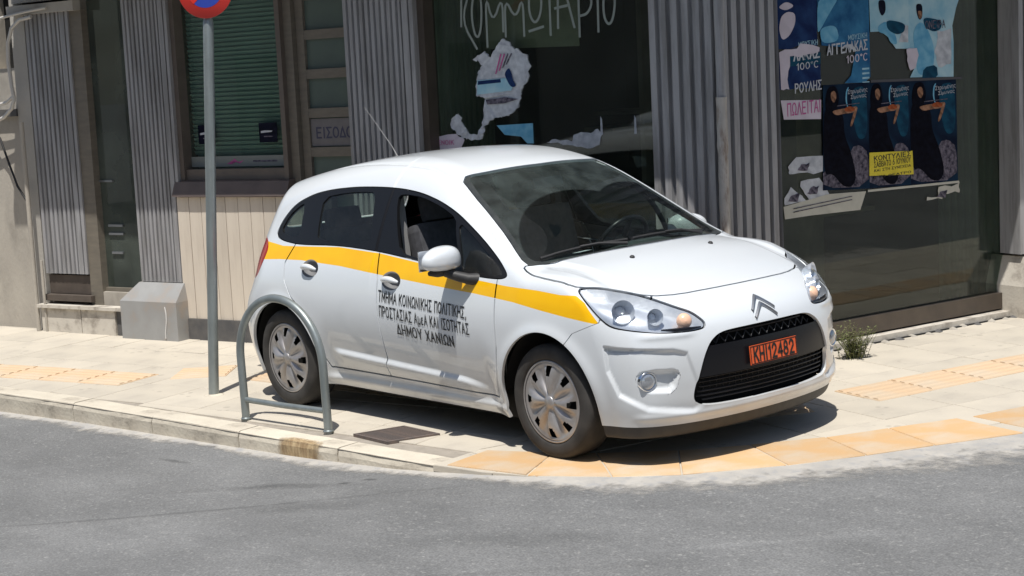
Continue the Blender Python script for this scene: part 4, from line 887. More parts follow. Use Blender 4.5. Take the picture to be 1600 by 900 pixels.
# pavement bed, slightly below the slabs, with its kerb-side edge
out = K.copy(); n = len(out)
inn = [(-40, 60)]
Vb = [(x, y, -.008) for x, y in out]+[(x-14*max(0, .2+.8*(y > -2)), y+14+max(0, 1.5*(3-x)), -.008) for x, y in out]
nk = len(out); bedp = mesh("pavement", Vb, [f_ for i in range(nk-1) for f_ in ((i, i+1, nk+i+1), (i, nk+i+1, nk+i))], BED); pav = put("pavement", bedp, kind='structure', origin=(0, 0, -.01))
# kerb stones
def offs(P, dist):
    P = np.asarray(P, float); t = np.gradient(P, axis=0); t /= np.linalg.norm(t, axis=1)[:, None]; return P+np.stack([-t[:, 1], t[:, 0]], 1)*dist
seg = np.linalg.norm(np.diff(K, axis=0), axis=1); acc = np.concatenate([[0], np.cumsum(seg)])
def kat(s_): return np.array([np.interp(s_, acc, K[:, 0]), np.interp(s_, acc, K[:, 1])])
def katn(s_, dist):
    a, b = kat(s_-.06), kat(s_+.06); t = (b-a)/np.linalg.norm(b-a); return kat(s_)+np.array([-t[1], t[0]])*dist
s0 = acc[7]; kroot = put("kerb", mesh("kerb", [(*katn(s_, .005+.13*q), -.16-.04*q if zz else -.014) for s_ in np.linspace(acc[1], acc[13], 40) for q, zz in ((0, 1), (0, 0), (1, 0))],
                        [(3*i, 3*i+3, 3*i+4, 3*i+1) for i in range(39)]+[(3*i+1, 3*i+4, 3*i+5, 3*i+2) for i in range(39)], BED), kind='structure', origin=(0, 0, 0))
k0 = -8
for k in range(-9, 3):
    a, b = s0+k*.885+.004, s0+(k+1)*.885-.004
    cuts = [a, b] if k != 1 else [a, b]
    nn = 8; Vs = []; bv = .014+.006*random.random(); hz = random.uniform(-.003, .003)
    prof = [(-.0, -.2), (-.0-.004, -bv-.02), (bv*.3, -bv*.3), (bv, 0), (.15, .002), (.156, -.03)]
    for s_ in np.linspace(a, b, nn):
        t = 0 if s_ < acc[12] else ss(s_, acc[12], acc[14])
        for o, z in prof:
            jx = (rng.random()-.5)*.006 if z > -.1 else 0; p = katn(s_, o+jx); Vs.append((p[0], p[1], z+hz+(rng.random()-.5)*.003))
    m6 = len(prof); F = [(i*m6+j, (i+1)*m6+j, (i+1)*m6+j+1, i*m6+j+1) for i in range(nn-1) for j in range(m6-1)]+[tuple(range(m6)), tuple((nn-1)*m6+j for j in range(m6))[::-1]]
    put("kerb_stone", mesh("kerb_stone", Vs, F, RUST if k == 0 and False else KERB, False), kroot)
# rust-brown stained stretch of the kerb face
ms = MB(); Vs = []
for s_ in np.linspace(acc[8]-.12, acc[8]+.36, 12):
    for o, z in ((-.0065, -.13), (-.0075, -.032), (.003, -.003), (.045, .0045)): p = katn(s_, o); Vs.append((p[0], p[1], z+.001+(rng.random()-.5)*.002))
rme = mesh("rusty_patch", Vs, [(i*4+j, (i+1)*4+j, (i+1)*4+j+1, i*4+j+1) for i in range(11) for j in range(3)], RUST)
rme.attributes.new("q", 'FLOAT', 'POINT').data.foreach_set('value', np.array([.2+.9*abs(i/5.5-1)**2+(.35 if j == 3 else 0) for i in range(12) for j in range(4)], 'f')); put("rusty_patch", rme, kroot)
# gutter strip of pale dusty concrete
Vs = []; ss_ = np.linspace(acc[3], acc[22], 220)
for s_ in ss_:
    x = kat(s_)[0]; wd = np.interp(s_, [acc[3], acc[8], acc[12], acc[15], acc[17], acc[19], acc[22]], [.10, .09, .10, .20, .30, .40, .45])
    wd = wd*1.5+.04*math.sin(s_*3.1)+.02*math.sin(s_*7.7+1)
    for q in (-.01, .33, .66, 1.):
        p = katn(s_, -wd*q if q > 0 else .01); Vs.append((p[0], p[1], float(zroad(p[0]))+.0012+.010*(1-max(q, 0))**2))
gme = mesh("gutter", Vs, [(i*4+j, (i*4+j+1), ((i+1)*4+j+1), ((i+1)*4+j)) for i in range(len(ss_)-1) for j in range(3)], GUT, True)
at = gme.attributes.new("q", 'FLOAT', 'POINT'); at.data.foreach_set('value', np.tile([0, .33, .66, 1.], len(ss_)).astype('f'))
put("gutter", gme, kind='structure', origin=(0, 0, 0))
def fade(m):   # the dust thins out over the asphalt in ragged tongues
    N = m.node_tree.nodes; L = m.node_tree.links; b = N["Principled BSDF"]; src = b.inputs["Base Color"].links[0].from_socket
    a = N.new("ShaderNodeAttribute"); a.attribute_name = "q"; tc = N.new("ShaderNodeTexCoord"); n = N.new("ShaderNodeTexNoise"); n.inputs["Scale"].default_value = 9; n.inputs["Detail"].default_value = 10; n.inputs["Roughness"].default_value = .7; L.new(tc.outputs["Object"], n.inputs[0])
    mu = N.new("ShaderNodeMath"); mu.operation = 'MULTIPLY_ADD'; mu.inputs[1].default_value = 1.5; L.new(n.outputs[0], mu.inputs[0]); L.new(a.outputs["Fac"], mu.inputs[2])
    mr = N.new("ShaderNodeMapRange"); mr.inputs["From Min"].default_value = 1.08; mr.inputs["From Max"].default_value = 1.62; L.new(mu.outputs[0], mr.inputs[0])
    t = N.new("ShaderNodeBsdfTransparent"); x = N.new("ShaderNodeMixShader"); L.new(mr.outputs[0], x.inputs[0]); L.new(b.outputs[0], x.inputs[1]); L.new(t.outputs[0], x.inputs[2]); L.new(x.outputs[0], N["Material Output"].inputs[0])
fade(GUT); fade(RUST)
# tar seam across the road, flush tar patches
def ribbon(pts, wd, z=.003, jit=.006):
    P = np.array(pts, float); t = np.gradient(P, axis=0); t /= np.linalg.norm(t, axis=1)[:, None]; nn = np.stack([-t[:, 1], t[:, 0]], 1); V_ = []
    for p, q in zip(P, nn):
        for s_ in (-1, 1): w2 = wd/2+rng.random()*jit; a = p+q*s_*w2; V_.append((a[0], a[1], float(zroad(a[0]))+z+(.006*math.sin(a[0]*1.3+a[1]*.7)*math.sin(a[1]*.9) if a[1] < -2.9 else 0)))
    return V_, [(2*i, 2*i+1, 2*i+3, 2*i+2) for i in range(len(P)-1)]
# slabs
def clip_poly(P, a, b):
    """keep the part of polygon P left of the line a->b"""
    o = []; e = b-a
    f = [e[0]*(p[1]-a[1])-e[1]*(p[0]-a[0]) for p in P]
    for i in range(len(P)):
        j = (i+1) % len(P)
        if f[i] >= 0: o.append(P[i])
        if (f[i] >= 0) != (f[j] >= 0): t = f[i]/(f[i]-f[j]); o.append(P[i]+(P[j]-P[i])*t)
    return o
Kin = offs(K, .158)
KS = [(K[i], K[i+1]) for i in range(len(K)-1)]
def slab(P, name, m, parent, z=0., th=.035, ribs=None):
    P = [np.array(p, float) for p in P]; c = sum(P)/len(P); tilt = rng.normal(0, .0035, 2); bv = .004
    def zz(p): return z+float(tilt@(p-c))
    top = [p+(c-p)/np.linalg.norm(c-p)*bv for p in P]; n = len(P)
    V_ = [(*p, zz(p)) for p in top]+[(*p, zz(p)-bv) for p in P]+[(*p, z-th) for p in P]
    F = [tuple(range(n))]+[(i, n+i, n+(i+1) % n, (i+1) % n) for i in range(n)]+[(n+i, 2*n+i, 2*n+(i+1) % n, n+(i+1) % n) for i in range(n)]
    if ribs:
        d1, w_, L_ = ribs; d2 = np.array([-d1[1], d1[0]])
        for k in range(-2, 3):
            a = c+d2*k*w_*.19; b = len(V_)
            for q, h in ((-.026, 0), (-.016, .0055), (.016, .0055), (.026, 0)):
                for e in (-1, 1): p = a+d2*q+d1*e*(L_/2-.012); V_.append((*p, zz(p)+h-.0003))
            F += [(b, b+1, b+3, b+2), (b+2, b+3, b+5, b+4), (b+4, b+5, b+7, b+6), (b, b+2, b+4, b+6), (b+1, b+7, b+5, b+3)]
    return put(name, mesh(name, V_, F, m), parent)
def grid(org, ang, size, keep, clips):
    d1 = np.array([math.cos(ang), math.sin(ang)]); d2 = np.array([-d1[1], d1[0]]); g = .0035
    for i in range(-30, 31):
        for j in range(-16, 17):
            o = np.array(org)+d1*i*size+d2*j*size
            P = [o+d1*a+d2*b for a, b in ((g, g), (size-g, g), (size-g, size-g), (g, size-g))]; near = 1.0
            c = o+(d1+d2)*size/2
            if not keep(c): continue
            for a, b in clips:
                e_ = np.array(b, float)-np.array(a, float); t_ = np.clip((c-np.array(a, float))@e_/(e_@e_), 0, 1); 
                if np.linalg.norm(np.array(a)+e_*t_-c) > .62 and e_@e_ < 8 and kd(c[None])[0] < 0 and not (np.allclose(a, DV[0][0]) or np.allclose(a, DV[0][1])): continue
                P = clip_poly(P, np.array(a, float), np.array(b, float))
                if len(P) < 3: break
            if len(P) < 3: continue
            A_ = .5*abs(sum(P[k][0]*P[(k+1) % len(P)][1]-P[(k+1) % len(P)][0]*P[k][1] for k in range(len(P))))
            if A_ > .006: slab(P, "paving_slab", SLAB, pav)
fa = lambda c: (c-np.array([-5.55, .08]))@np.array([math.sin(R_(14)), -math.cos(R_(14))])   # distance in front of the left facade
fb = lambda c: (c-np.array([-.76, 2.59]))@np.array([math.sin(R_(81)), -math.cos(R_(81))])
kin = [(Kin[i], Kin[i+1]) for i in range(1, 12)]; kout = [(K[i], K[i+1]) for i in range(11, 23)]
DV = [((-.40, -1.6), (-.86, 1.25))]
grid((-5.0, -1.2), R_(14), .5, lambda c: c[0] > -9.6 and c[0] < .3 and fa(c) > -.45 and kd(c[None])[0] < .3, kin+DV)
grid((.35, .9), R_(79), .5, lambda c: c[0] > -1.3 and c[1] < 6.6 and fb(c) > -.45 and kd(c[None])[0] < .3, kout+[(b, a) for a, b in DV])
# tactile strips
def strip(a, b, size=.40, skip=0.):
    a = np.array(a, float); b = np.array(b, float); L_ = np.linalg.norm(b-a); d1 = (b-a)/L_; d2 = np.array([-d1[1], d1[0]]); n = int(L_/size)
    for k in range(n):
        o = b-d1*(k+.5)*size; P = [o+d1*x*(size/2-.003)+d2*y*(size/2-.003) for x, y in ((-1, -1), (1, -1), (1, 1), (-1, 1))]
        slab(P, "tactile_tile", TACT, pav, z=.005+.0004*(k % 3), ribs=(d1, size, size))
strip((-9.6, -2.53), (-4.22, -.935)); strip((-4.33, -.83), (-3.9, -.38)); strip((-3.82, -.36), (-.4, .15)); strip((-.05, .35), (.24, .85)); strip((.31, 1.02), (1.30, 6.3))
# orange slabs of the dropped corner
PR = [((-.46, -.90), (-.38, -1.235)), ((-.10, -.74), (.14, -1.13)), ((.10, -.62), (.52, -.905)), ((.42, -.34), (.78, -.68)), ((.64, -.04), (1.08, -.25)), ((.86, .30), (1.27, .12)), ((1.0, .64), (1.42, .47)), ((1.16, 1.02), (1.63, .93)), ]
for (a, b), (c, d_) in zip(PR[:-1], PR[1:]):
    a, b, c, d_ = [np.array(q) for q in (a, b, c, d_)]; g = .010
    P = [a+(c-a)*g, b+(d_-b)*g, d_-(d_-b)*g, c-(c-a)*g]; slab(P, "orange_slab", ORNG, pav, z=.005)
    
slab([np.array(q) for q in ((1.20, 1.10), (1.63, 1.02), (1.73, 1.40), (1.30, 1.48))], "orange_slab", ORNG, pav, z=.005)
# drain grate
gt = thing("drain_grate", "rusty square drain grate set in the pavement beside the car's sill", "drain grate", (-1.19, -.96, 0))
GA, GB, GC, GD = [np.array(q) for q in ((-1.41, -1.10), (-1.07, -1.11), (-.98, -.81), (-1.33, -.80))]
def gp(u_, v_): return (GA*(1-u_)+GB*u_)*(1-v_)+(GD*(1-u_)+GC*u_)*v_
def gbox(mb, u0, v0, u1, v1, z0, z1):
    Q = [gp(u0, v0), gp(u1, v0), gp(u1, v1), gp(u0, v1)]; mb.add([(*q, z0) for q in Q]+[(*q, z1) for q in Q], [(3, 2, 1, 0), (4, 5, 6, 7), (0, 1, 5, 4), (1, 2, 6, 5), (2, 3, 7, 6), (3, 0, 4, 7)])
mb = MB(); gbox(mb, .02, .02, .98, .98, -.002, .0035); mb.build("grate_pit", DARK, gt)
mb = MB()
for q in ((0, 0, 1, .05), (0, .95, 1, 1), (0, .05, .05, .95), (.95, .05, 1, .95)): gbox(mb, *q, -.01, .010)
mb.build("grate_frame", RUSTM, gt)
for k in range(13): mb = MB(); gbox(mb, .07+k*.068, .05, .07+k*.068+.038, .95, .0, .008); mb.build("grate_bar", RUSTM, gt)
# ------------------------------------------------------------------ the corner shop
class FR:
    def __init__(s, p, ang):
        a = R_(ang); s.p = np.array([p[0], p[1], 0.]); s.d = np.array([math.cos(a), math.sin(a), 0]); s.n = np.array([math.sin(a), -math.cos(a), 0])
    def __call__(s, u_, z, off=0.): return s.p+s.d*u_+s.n*off+np.array([.0127, .0154, 1.])*z
FA_ = FR((-5.55, .08), 14); FB_ = FR((-.76, 2.59), 81)
def fbox(mb, fr, s0, s1, z0, z1, o0, o1, bev=0):
    Q = [fr(a, c, b) for a in (s0, s1) for b in (o0, o1) for c in (z0, z1)]
    return mb.add(Q, [(0, 1, 3, 2), (4, 6, 7, 5), (0, 4, 5, 1), (2, 3, 7, 6), (0, 2, 6, 4), (1, 5, 7, 3)])
FLUT = mk("grey_fluted_metal", (.37, .368, .375), (.29, .288, .295), 5, rough=.5, metal=.15, bump=.0004, c3=(.20, .195, .19), s3=5, f3=(.47, .72), stretch=(3, 3, .30), rvar=.1)
RST = mk("rust_streaked_edge", (.38, .36, .33), (.50, .47, .43), 12, rough=.7, c3=(.16, .09, .05), s3=9, f3=(.5, .7), stretch=(2, 2, .5))
BRNZ = mk("bronze_aluminium", (.105, .085, .068), (.08, .066, .055), 8, rough=.42, metal=.35)
BRNR = mk("reddish_brown_frame", (.14, .115, .095), (.115, .095, .08), 8, rough=.5)
OAK = mk("worn_brown_door", (.18, .158, .125), (.14, .124, .10), 9, rough=.6, stretch=(1, 1, 4))
BEIG = mk("beige_render", (.45, .415, .355), (.37, .34, .295), 3, rough=.93, bump=.003, bscale=40, c3=(.24, .22, .19), s3=2.5, f3=(.50, .78), stretch=(1, 1, .6))
GREYR = mk("grey_beige_render", (.44, .42, .38), (.37, .35, .315), 2.5, rough=.93, bump=.003, bscale=30, c3=(.16, .15, .14), s3=2, f3=(.55, .8))
STON = mk("pale_stone_plinth", (.58, .54, .47), (.50, .46, .40), 6, rough=.9, bump=.002, bscale=50, c3=(.20, .17, .14), s3=6, f3=(.5, .75))
PLIN = mk("grey_metal_plinth", (.33, .33, .325), (.27, .27, .265), 5, rough=.6, bump=.0008, c3=(.36, .30, .25), s3=5, f3=(.5, .75))
PNK = vary(mk("pinkish_board", (.63, .56, .47), (.57, .505, .42), 4, rough=.75, bump=.0006, c3=(.50, .43, .36), s3=5, f3=(.52, .8), stretch=(4, 4, .5)), .08)
BASE = mk("dark_base", (.075, .075, .078), (.12, .115, .11), 9, rough=.8, bump=.002)
BLIN = mk("green_slat_blind", (.26, .35, .34), (.22, .30, .29), 5, rough=.6)
GL_SH = glass("shop_glass", (.70, .76, .72), refl=.9, f0=.05, dust=.022, dustcol=(.30, .33, .29), dscale=3)
GL_SB = glass("shop_glass_dusty", (.70, .76, .71), refl=1, f0=.042, dust=.012, dustcol=(.30, .34, .29), dscale=3)
GL_DR = glass("dark_door_glass", (.20, .25, .23), refl=.9, ior=1.5, dust=.26, dustcol=(.24, .28, .24), dscale=2)
WHT = mk("white_paper", (.66, .655, .64), (.56, .555, .54), 9, rough=.85)
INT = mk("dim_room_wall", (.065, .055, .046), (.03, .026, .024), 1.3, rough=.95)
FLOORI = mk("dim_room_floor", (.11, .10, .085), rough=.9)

shop = thing("corner_shop", "empty corner shop clad in grey fluted metal columns with dark shop windows", "building", (-1.5, 1.4, 0))
def fluted(fr, s0, s1, z0, z1, off, pitch, depth=.027, back=.16, deep=0, side='r', m=FLUT, parent=None, wide=.56):
    """a sheet folded into ribs, its sides running back to the wall; 'deep' wider grooves at the right end"""
    prof = [(s0, off-back), (s0, off)]; s_ = s0; end = s1-(deep*pitch*1.25)
    n = max(1, int(round((end-s0)/pitch))); pt = (end-s0)/n
    for k in range(n):
        a = s0+k*pt; prof += [(a+pt*wide, off), (a+pt*(wide+.06), off-depth), (a+pt*.94, off-depth), (a+pt, off)]
    for k in range(deep):
        a = end+k*pitch*1.25; p2 = pitch*1.25; prof += [(a+p2*.30, off), (a+p2*.32, off-depth*2.4), (a+p2*.50, off-depth*2.4), (a+p2*.52, off)]
    prof += [(s1, off), (s1, off-back)]
    V_ = []; zs = np.linspace(z0, z1, 2)
    for z in zs: V_ += [fr(a, z, o) for a, o in prof]
    n = len(prof); b = MB(); b.add(V_, [(i, i+1, n+i+1, n+i) for i in range(n-1)]); 
    ot = [(s0, off), (s1, off), (s1, off-back), (s0, off-back)]; b.add([fr(a, z1, o) for a, o in ot], [(0, 1, 2, 3)]); b.add([fr(a, z0+.002, o-.003) for a, o in ot], [(3, 2, 1, 0)])
    return b.build("fluted_column", m, parent or shop)
fluted(FA_, -1.57, -1.045, .485, 2.62, -.10, .056, deep=2)
fluted(FA_, -.41, .09, .445, 2.95, -.10, .050, deep=2, depth=.022)
fluted(FA_, 1.925, 2.555, .0, 2.95, -.05, .052, deep=2)
fluted(FA_, 4.455, 4.93, .0, 2.95, -.03, .079, depth=.036, back=.19)
fluted(FB_, -1.235, -.80, .0, 2.95, .20, .0725, depth=.034, back=.19)
fluted(FB_, 1.30, 1.95, .44, 2.95, .20, .0725, depth=.034, back=.19)
# worn vertical edge where the two street fronts meet
mb = MB(); Q = [FA_(4.932, 0, -.03), FB_(-1.238, 0, .2)]
mb.tube([Q[0]*.4+Q[1]*.6+np.array([.0127, .0154, 1.])*z for z in np.linspace(0, 2.95, 40)], [.030+.004*rng.random() for _ in range(40)], 8); mb.build("corner_edge", FLUT, shop)
mb = MB(); mb.tube([Q[0]*.4+Q[1]*.6+np.array([.0127, .0154, 1.])*z+np.array([.006, -.010, 0]) for z in np.linspace(.0, 1.72, 30)], [.031+.005*rng.random() for _ in range(30)], 8); mb.build("rust_streak", RST, shop)
# upper storeys, canopy, return walls, dark rooms behind the glass
for k, (fr, a, b) in enumerate(((FA_, -1.64, 4.95), (FB_, -1.24, 7.5))):
    o = -.10 if k == 0 else .12
    mb = MB(); fbox(mb, fr, a, b, 2.95, 7.5, -.45, o); mb.build("upper_wall", GREYR, shop)
    mb = MB(); fbox(mb, fr, a-(.0 if k == 0 else .62), b+(.62 if k == 0 else 0), 3.02, 3.16, o+.004, .60 if k == 0 else .83); mb.build("canopy", GREYR, shop)
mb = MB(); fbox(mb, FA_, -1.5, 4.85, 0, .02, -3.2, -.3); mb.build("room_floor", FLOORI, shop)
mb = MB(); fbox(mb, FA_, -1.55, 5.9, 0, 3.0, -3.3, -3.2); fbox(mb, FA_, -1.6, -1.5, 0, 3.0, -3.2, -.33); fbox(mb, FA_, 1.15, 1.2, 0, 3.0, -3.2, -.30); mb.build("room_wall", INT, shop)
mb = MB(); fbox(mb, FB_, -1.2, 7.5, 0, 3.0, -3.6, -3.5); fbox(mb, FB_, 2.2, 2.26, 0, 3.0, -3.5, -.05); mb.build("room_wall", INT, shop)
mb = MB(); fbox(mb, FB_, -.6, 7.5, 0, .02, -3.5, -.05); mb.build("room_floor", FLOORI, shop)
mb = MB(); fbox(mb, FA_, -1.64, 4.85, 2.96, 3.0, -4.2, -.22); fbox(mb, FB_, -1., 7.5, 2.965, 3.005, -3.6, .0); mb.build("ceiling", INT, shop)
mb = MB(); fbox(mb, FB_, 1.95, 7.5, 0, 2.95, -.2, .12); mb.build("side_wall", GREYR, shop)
# some dim fittings left inside
FIT = mk("dim_fitting", (.26, .23, .18), (.17, .15, .12), 5, rough=.7)
for (a, b, c, e, o) in ((2.9, 3.9, .02, 1.0, -1.3), (4.1, 4.5, .02, 1.75, -1.9), (2.4, 4.6, 1.5, 1.53, -2.5), (3.2, 3.24, .02, 2.6, -1.9)): mb = MB(); fbox(mb, FA_, a, b, c, e, o-.4, o); mb.build("shop_counter", FIT, shop)
for (a, b, c, e, o) in ((-.2, .5, .02, .72, -1.2), (.75, 1.15, .02, 1.3, -1.9), (-.5, 1.2, .70, .73, -1.15), (-.3, 1.8, 1.4, 1.43, -2.4), (.2, .24, .02, 2.5, -1.5), (1.5, 2.1, .02, 1.9, -2.6)): mb = MB(); fbox(mb, FB_, a, b, c, e, o-.4, o); mb.build("shop_counter", FIT, shop)
# ---- left front: glass side door
mb = MB(); fbox(mb, FA_, -1.0, -.41, .36, 2.95, -.185, -.18); gd = mb.build("glass_door", GL_DR, shop)
mb = MB(); fbox(mb, FA_, -.96, -.43, .0, 2.95, -.50, -.49); mb.build("door_back", INT, shop)
mb = MB(); fbox(mb, FA_, -1.042, -.90, .20, 2.95, -.19, -.115); fbox(mb, FA_, -.90, -.41, .345, .375, -.20, -.15); mb.build("door_frame", OAK, shop)
mb = MB(); fbox(mb, FA_, -1.02, -.42, .235, .343, -.30, -.12); mb.build("door_sill", BEIG, shop)
for z0, z1, a, b in ((.872, .890, -.83, -.66), (.805, .822, -.83, -.66), (.650, .668, -.81, -.68), (1.235, 1.25, -.90, -.74)):
    mb = MB(); fbox(mb, FA_, a, b, z0, z1, -.179, -.165); mb.build("door_slot", SILV, gd)
# ---- stone base left of the plinth
mb = MB(); fbox(mb, FA_, -1.59, -1.0, .26, .31, -.30, -.07); fbox(mb, FA_, -1.57, -1.02, .315, .47, -.30, -.13); mb.build("meter_box", mk("brown_box", (.10, .08, .065), (.07, .055, .045), 9, rough=.7), shop)
mb = MB(); fbox(mb, FA_, -1.63, -.53, .205, .232, -.32, -.02); mb.build("stone_ledge", STON, shop)
mb = MB(); fbox(mb, FA_, -1.61, -1.12, -.05, .202, -.32, -.05); fbox(mb, FA_, -1.105, -.70, -.05, .202, -.32, -.045); mb.build("stone_base", STON, shop)
mb = MB(); fbox(mb, FA_, -.695, -.40, -.05, .203, -.32, -.06); mb.build("dark_base", BASE, shop)
# ---- plinth of the second column: a box with a flared top
def flare(s0, s1, t0, t1, zb, zt, o0, o1, ob):
    V_ = [FA_(s0, 0, o0), FA_(s1, 0, o0), FA_(s1, 0, ob), FA_(s0, 0, ob), FA_(s0, zb, o0), FA_(s1, zb, o0), FA_(s1, zb, ob), FA_(s0, zb, ob), FA_(t0, zt, o1), FA_(t1, zt, o1), FA_(t1, zt, ob), FA_(t0, zt, ob)]
    return V_, [(0, 1, 5, 4), (1, 2, 6, 5), (3, 0, 4, 7), (4, 5, 9, 8), (5, 6, 10, 9), (7, 4, 8, 11), (8, 9, 10, 11)]
V_, F_ = flare(-.54, .10, -.43, .08, .305, .44, .03, -.09, -.32); MB().add(V_, F_).build("column_plinth", PLIN, shop)
mb = MB(); mb.tube([FA_(-.025+.012*math.sin(k), .27-.05*k, .034) for k in range(6)], .006, 5); mb.build("cement_crack", WHT, shop)
V_ = [tuple(p) for p in [FB_(1.27, 0, .28), FB_(2.1, 0, .28), FB_(2.1, 0, -.1), FB_(1.27, 0, -.1), FB_(1.27, .22, .28), FB_(2.1, .22, .28), FB_(2.1, .22, -.1), FB_(1.27, .22, -.1), FB_(1.33, .42, .20), FB_(2.1, .42, .20), FB_(2.1, .42, -.1), FB_(1.33, .42, -.1)]]
MB().add(V_, [(0, 1, 5, 4), (1, 2, 6, 5), (3, 0, 4, 7), (4, 5, 9, 8), (5, 6, 10, 9), (7, 4, 8, 11), (8, 9, 10, 11)]).build("column_plinth", STON, shop)
# ---- blind window, sill and boarding
mb = MB(); fbox(mb, FA_, .085, .135, 1.12, 2.95, -.30, -.13); fbox(mb, FA_, 1.19, 1.235, 1.12, 2.95, -.30, -.13); fbox(mb, FA_, .135, 1.19, 1.245, 1.325, -.30, -.15); wf = mb.build("window_frame", BRNR, shop)
mb = MB(); fbox(mb, FA_, .135, 1.19, 1.325, 2.95, -.225, -.22); mb.build("window_pane", glass("blind_window_glass", (.78, .86, .82), refl=.9, dust=.03), wf)
for k in range(46):
    z = 1.43+k*.034; mb = MB(); mb.add([FA_(.14, z, -.262), FA_(1.188, z, -.262), FA_(1.188, z+.030, -.246), FA_(.14, z+.030, -.246), FA_(.14, z+.001, -.264), FA_(1.188, z+.001, -.264), FA_(1.188, z+.031, -.248), FA_(.14, z+.031, -.248)], [(0, 1, 2, 3), (7, 6, 5, 4), (0, 3, 7, 4), (1, 5, 6, 2)]); mb.build("blind_slat", BLIN, wf)
mb = MB(); fbox(mb, FA_, .135, 1.19, 1.32, 2.95, -.30, -.285); mb.build("blind_back", BLIN, wf)
mb = MB(); V_ = [FA_(.05, 1.245, -.16), FA_(1.26, 1.245, -.16), FA_(1.26, 1.235, -.10), FA_(.05, 1.235, -.10), FA_(.05, 1.125, -.055), FA_(1.26, 1.125, -.055), FA_(1.26, 1.11, -.16), FA_(.05, 1.11, -.16)]
mb.add(V_, [(0, 3, 2, 1), (3, 4, 5, 2), (4, 7, 6, 5), (0, 7, 4, 3), (1, 2, 5, 6)]); mb.build("window_sill", mk("brown_sloped_sill", (.15, .115, .10), (.11, .085, .075), 6, rough=.6), shop)
nb = 11
for k in range(nb):
    a = .06+k*(1.84/14); b = a+(1.84/14)-.006; dz = .002*rng.random(); mb = MB(); fbox(mb, FA_, a, b, .165, 1.115, -.16, -.10+dz); mb.build("wall_board", PNK, shop)
mb = MB(); fbox(mb, FA_, .04, 1.6, .165, 1.11, -.30, -.17); fbox(mb, FA_, .09, 1.6, -.05, .163, -.30, -.085); mb.build("dark_base", BASE, shop)
# ---- entrance door with small panes
mb = MB(); fbox(mb, FA_, 1.236, 1.315, .0, 2.95, -.30, -.17); fbox(mb, FA_, 1.34-.02, 1.395, .0, 2.95, -.255, -.21); fbox(mb, FA_, 1.875, 1.925, 0, 2.95, -.255, -.21)
ed = mb.build("entrance_door", OAK, shop); panes = [.72, 1.005, 1.29, 1.575, 1.86, 2.145, 2.43, 2.715]
for k, zc in enumerate(panes):
    mb = MB(); fbox(mb, FA_, 1.395, 1.875, zc-.177, zc-.108, -.253, -.212); mb.build("door_rail", OAK, ed)
    mb = MB(); fbox(mb, FA_, 1.395, 1.875, zc-.108, zc+.108, -.240, -.236); mb.build("door_pane", mk("frosted_green_glass", (.11, .145, .125), (.09, .115, .105), 4, rough=.25) if k == 0 else bpy.data.materials["frosted_green_glass"], ed)
mb = MB(); fbox(mb, FA_, 1.395, 1.875, .0, .543, -.253, -.214); mb.build("door_panel", OAK, ed)
# ---- big window of the left front
mb = MB(); fbox(mb, FA_, 2.555, 2.61, .30, 2.95, -.26, -.10); fbox(mb, FA_, 4.38, 4.455, .30, 2.95, -.26, -.15); fbox(mb, FA_, 2.61, 4.38, .30, .40, -.26, -.15); bw = mb.build("shop_window", BRNZ, shop)
mb = MB(); fbox(mb, FA_, 2.61, 4.38, .40, 2.95, -.212, -.206); mb.build("window_pane", GL_SH, bw)
mb = MB(); fbox(mb, FA_, 2.555, 4.46, -.05, .30, -.28, -.14); mb.build("dark_base", BASE, shop)
# ---- big window of the right front
mb = MB(); fbox(mb, FB_, -.80, -.765, .165, 2.95, -.03, .05); fbox(mb, FB_, 1.355, 1.40, .165, 2.95, -.03, .05); fbox(mb, FB_, -.80, 1.40, .055, .165, -.05, .055); bw2 = mb.build("shop_window", BRNZ, shop)
mb = MB(); fbox(mb, FB_, -.765, 1.355, .165, 2.95, .0, .006); mb.build("window_pane", GL_SB, bw2)
# fluted side walls of the two display windows, seen through the glass
GFL = mk("green_grey_fluted_lining", (.21, .25, .21), (.15, .18, .15), 4, rough=.6)
q_ = FA_(2.62, 0, -.225); fluted(FR(q_[:2], 104), 0, .62, .02, 2.94, 0, .062, back=.01, depth=.02, m=GFL)
q_ = FB_(1.35, 0, -.64); fluted(FR(q_[:2], -9), 0, .62, .02, 2.94, 0, .070, back=.01, depth=.022, m=GFL)
# stone step with broken mortar under it
mb = MB(); fbox(mb, FB_, -1.2, 6.5, .006, .042, .0, .125); mb.build("stone_step", STON, shop)
for k in range(34):
    a = -.9+k*.12+rng.random()*.05; mb = MB(); hh = .008+.014*rng.random(); cpt = FB_(a, .0, .135+.03*rng.random()); V_ = [cpt+np.array([math.cos(t)*(.02+.03*rng.random()), math.sin(t)*(.02+.03*rng.random()), 0]) for t in np.linspace(0, 5.6, 7)]
    mb.add([tuple(v) for v in V_]+[tuple(cpt+np.array([0, 0, hh]))], [(i, (i+1) % 7, 7) for i in range(7)]); mb.build("mortar_lump", BEIG if k % 3 else BASE, shop)
mb = MB(); fbox(mb, FB_, -1.0, 4.5, .0, .006, .125, .15); mb.build("step_gap", DARK, shop)

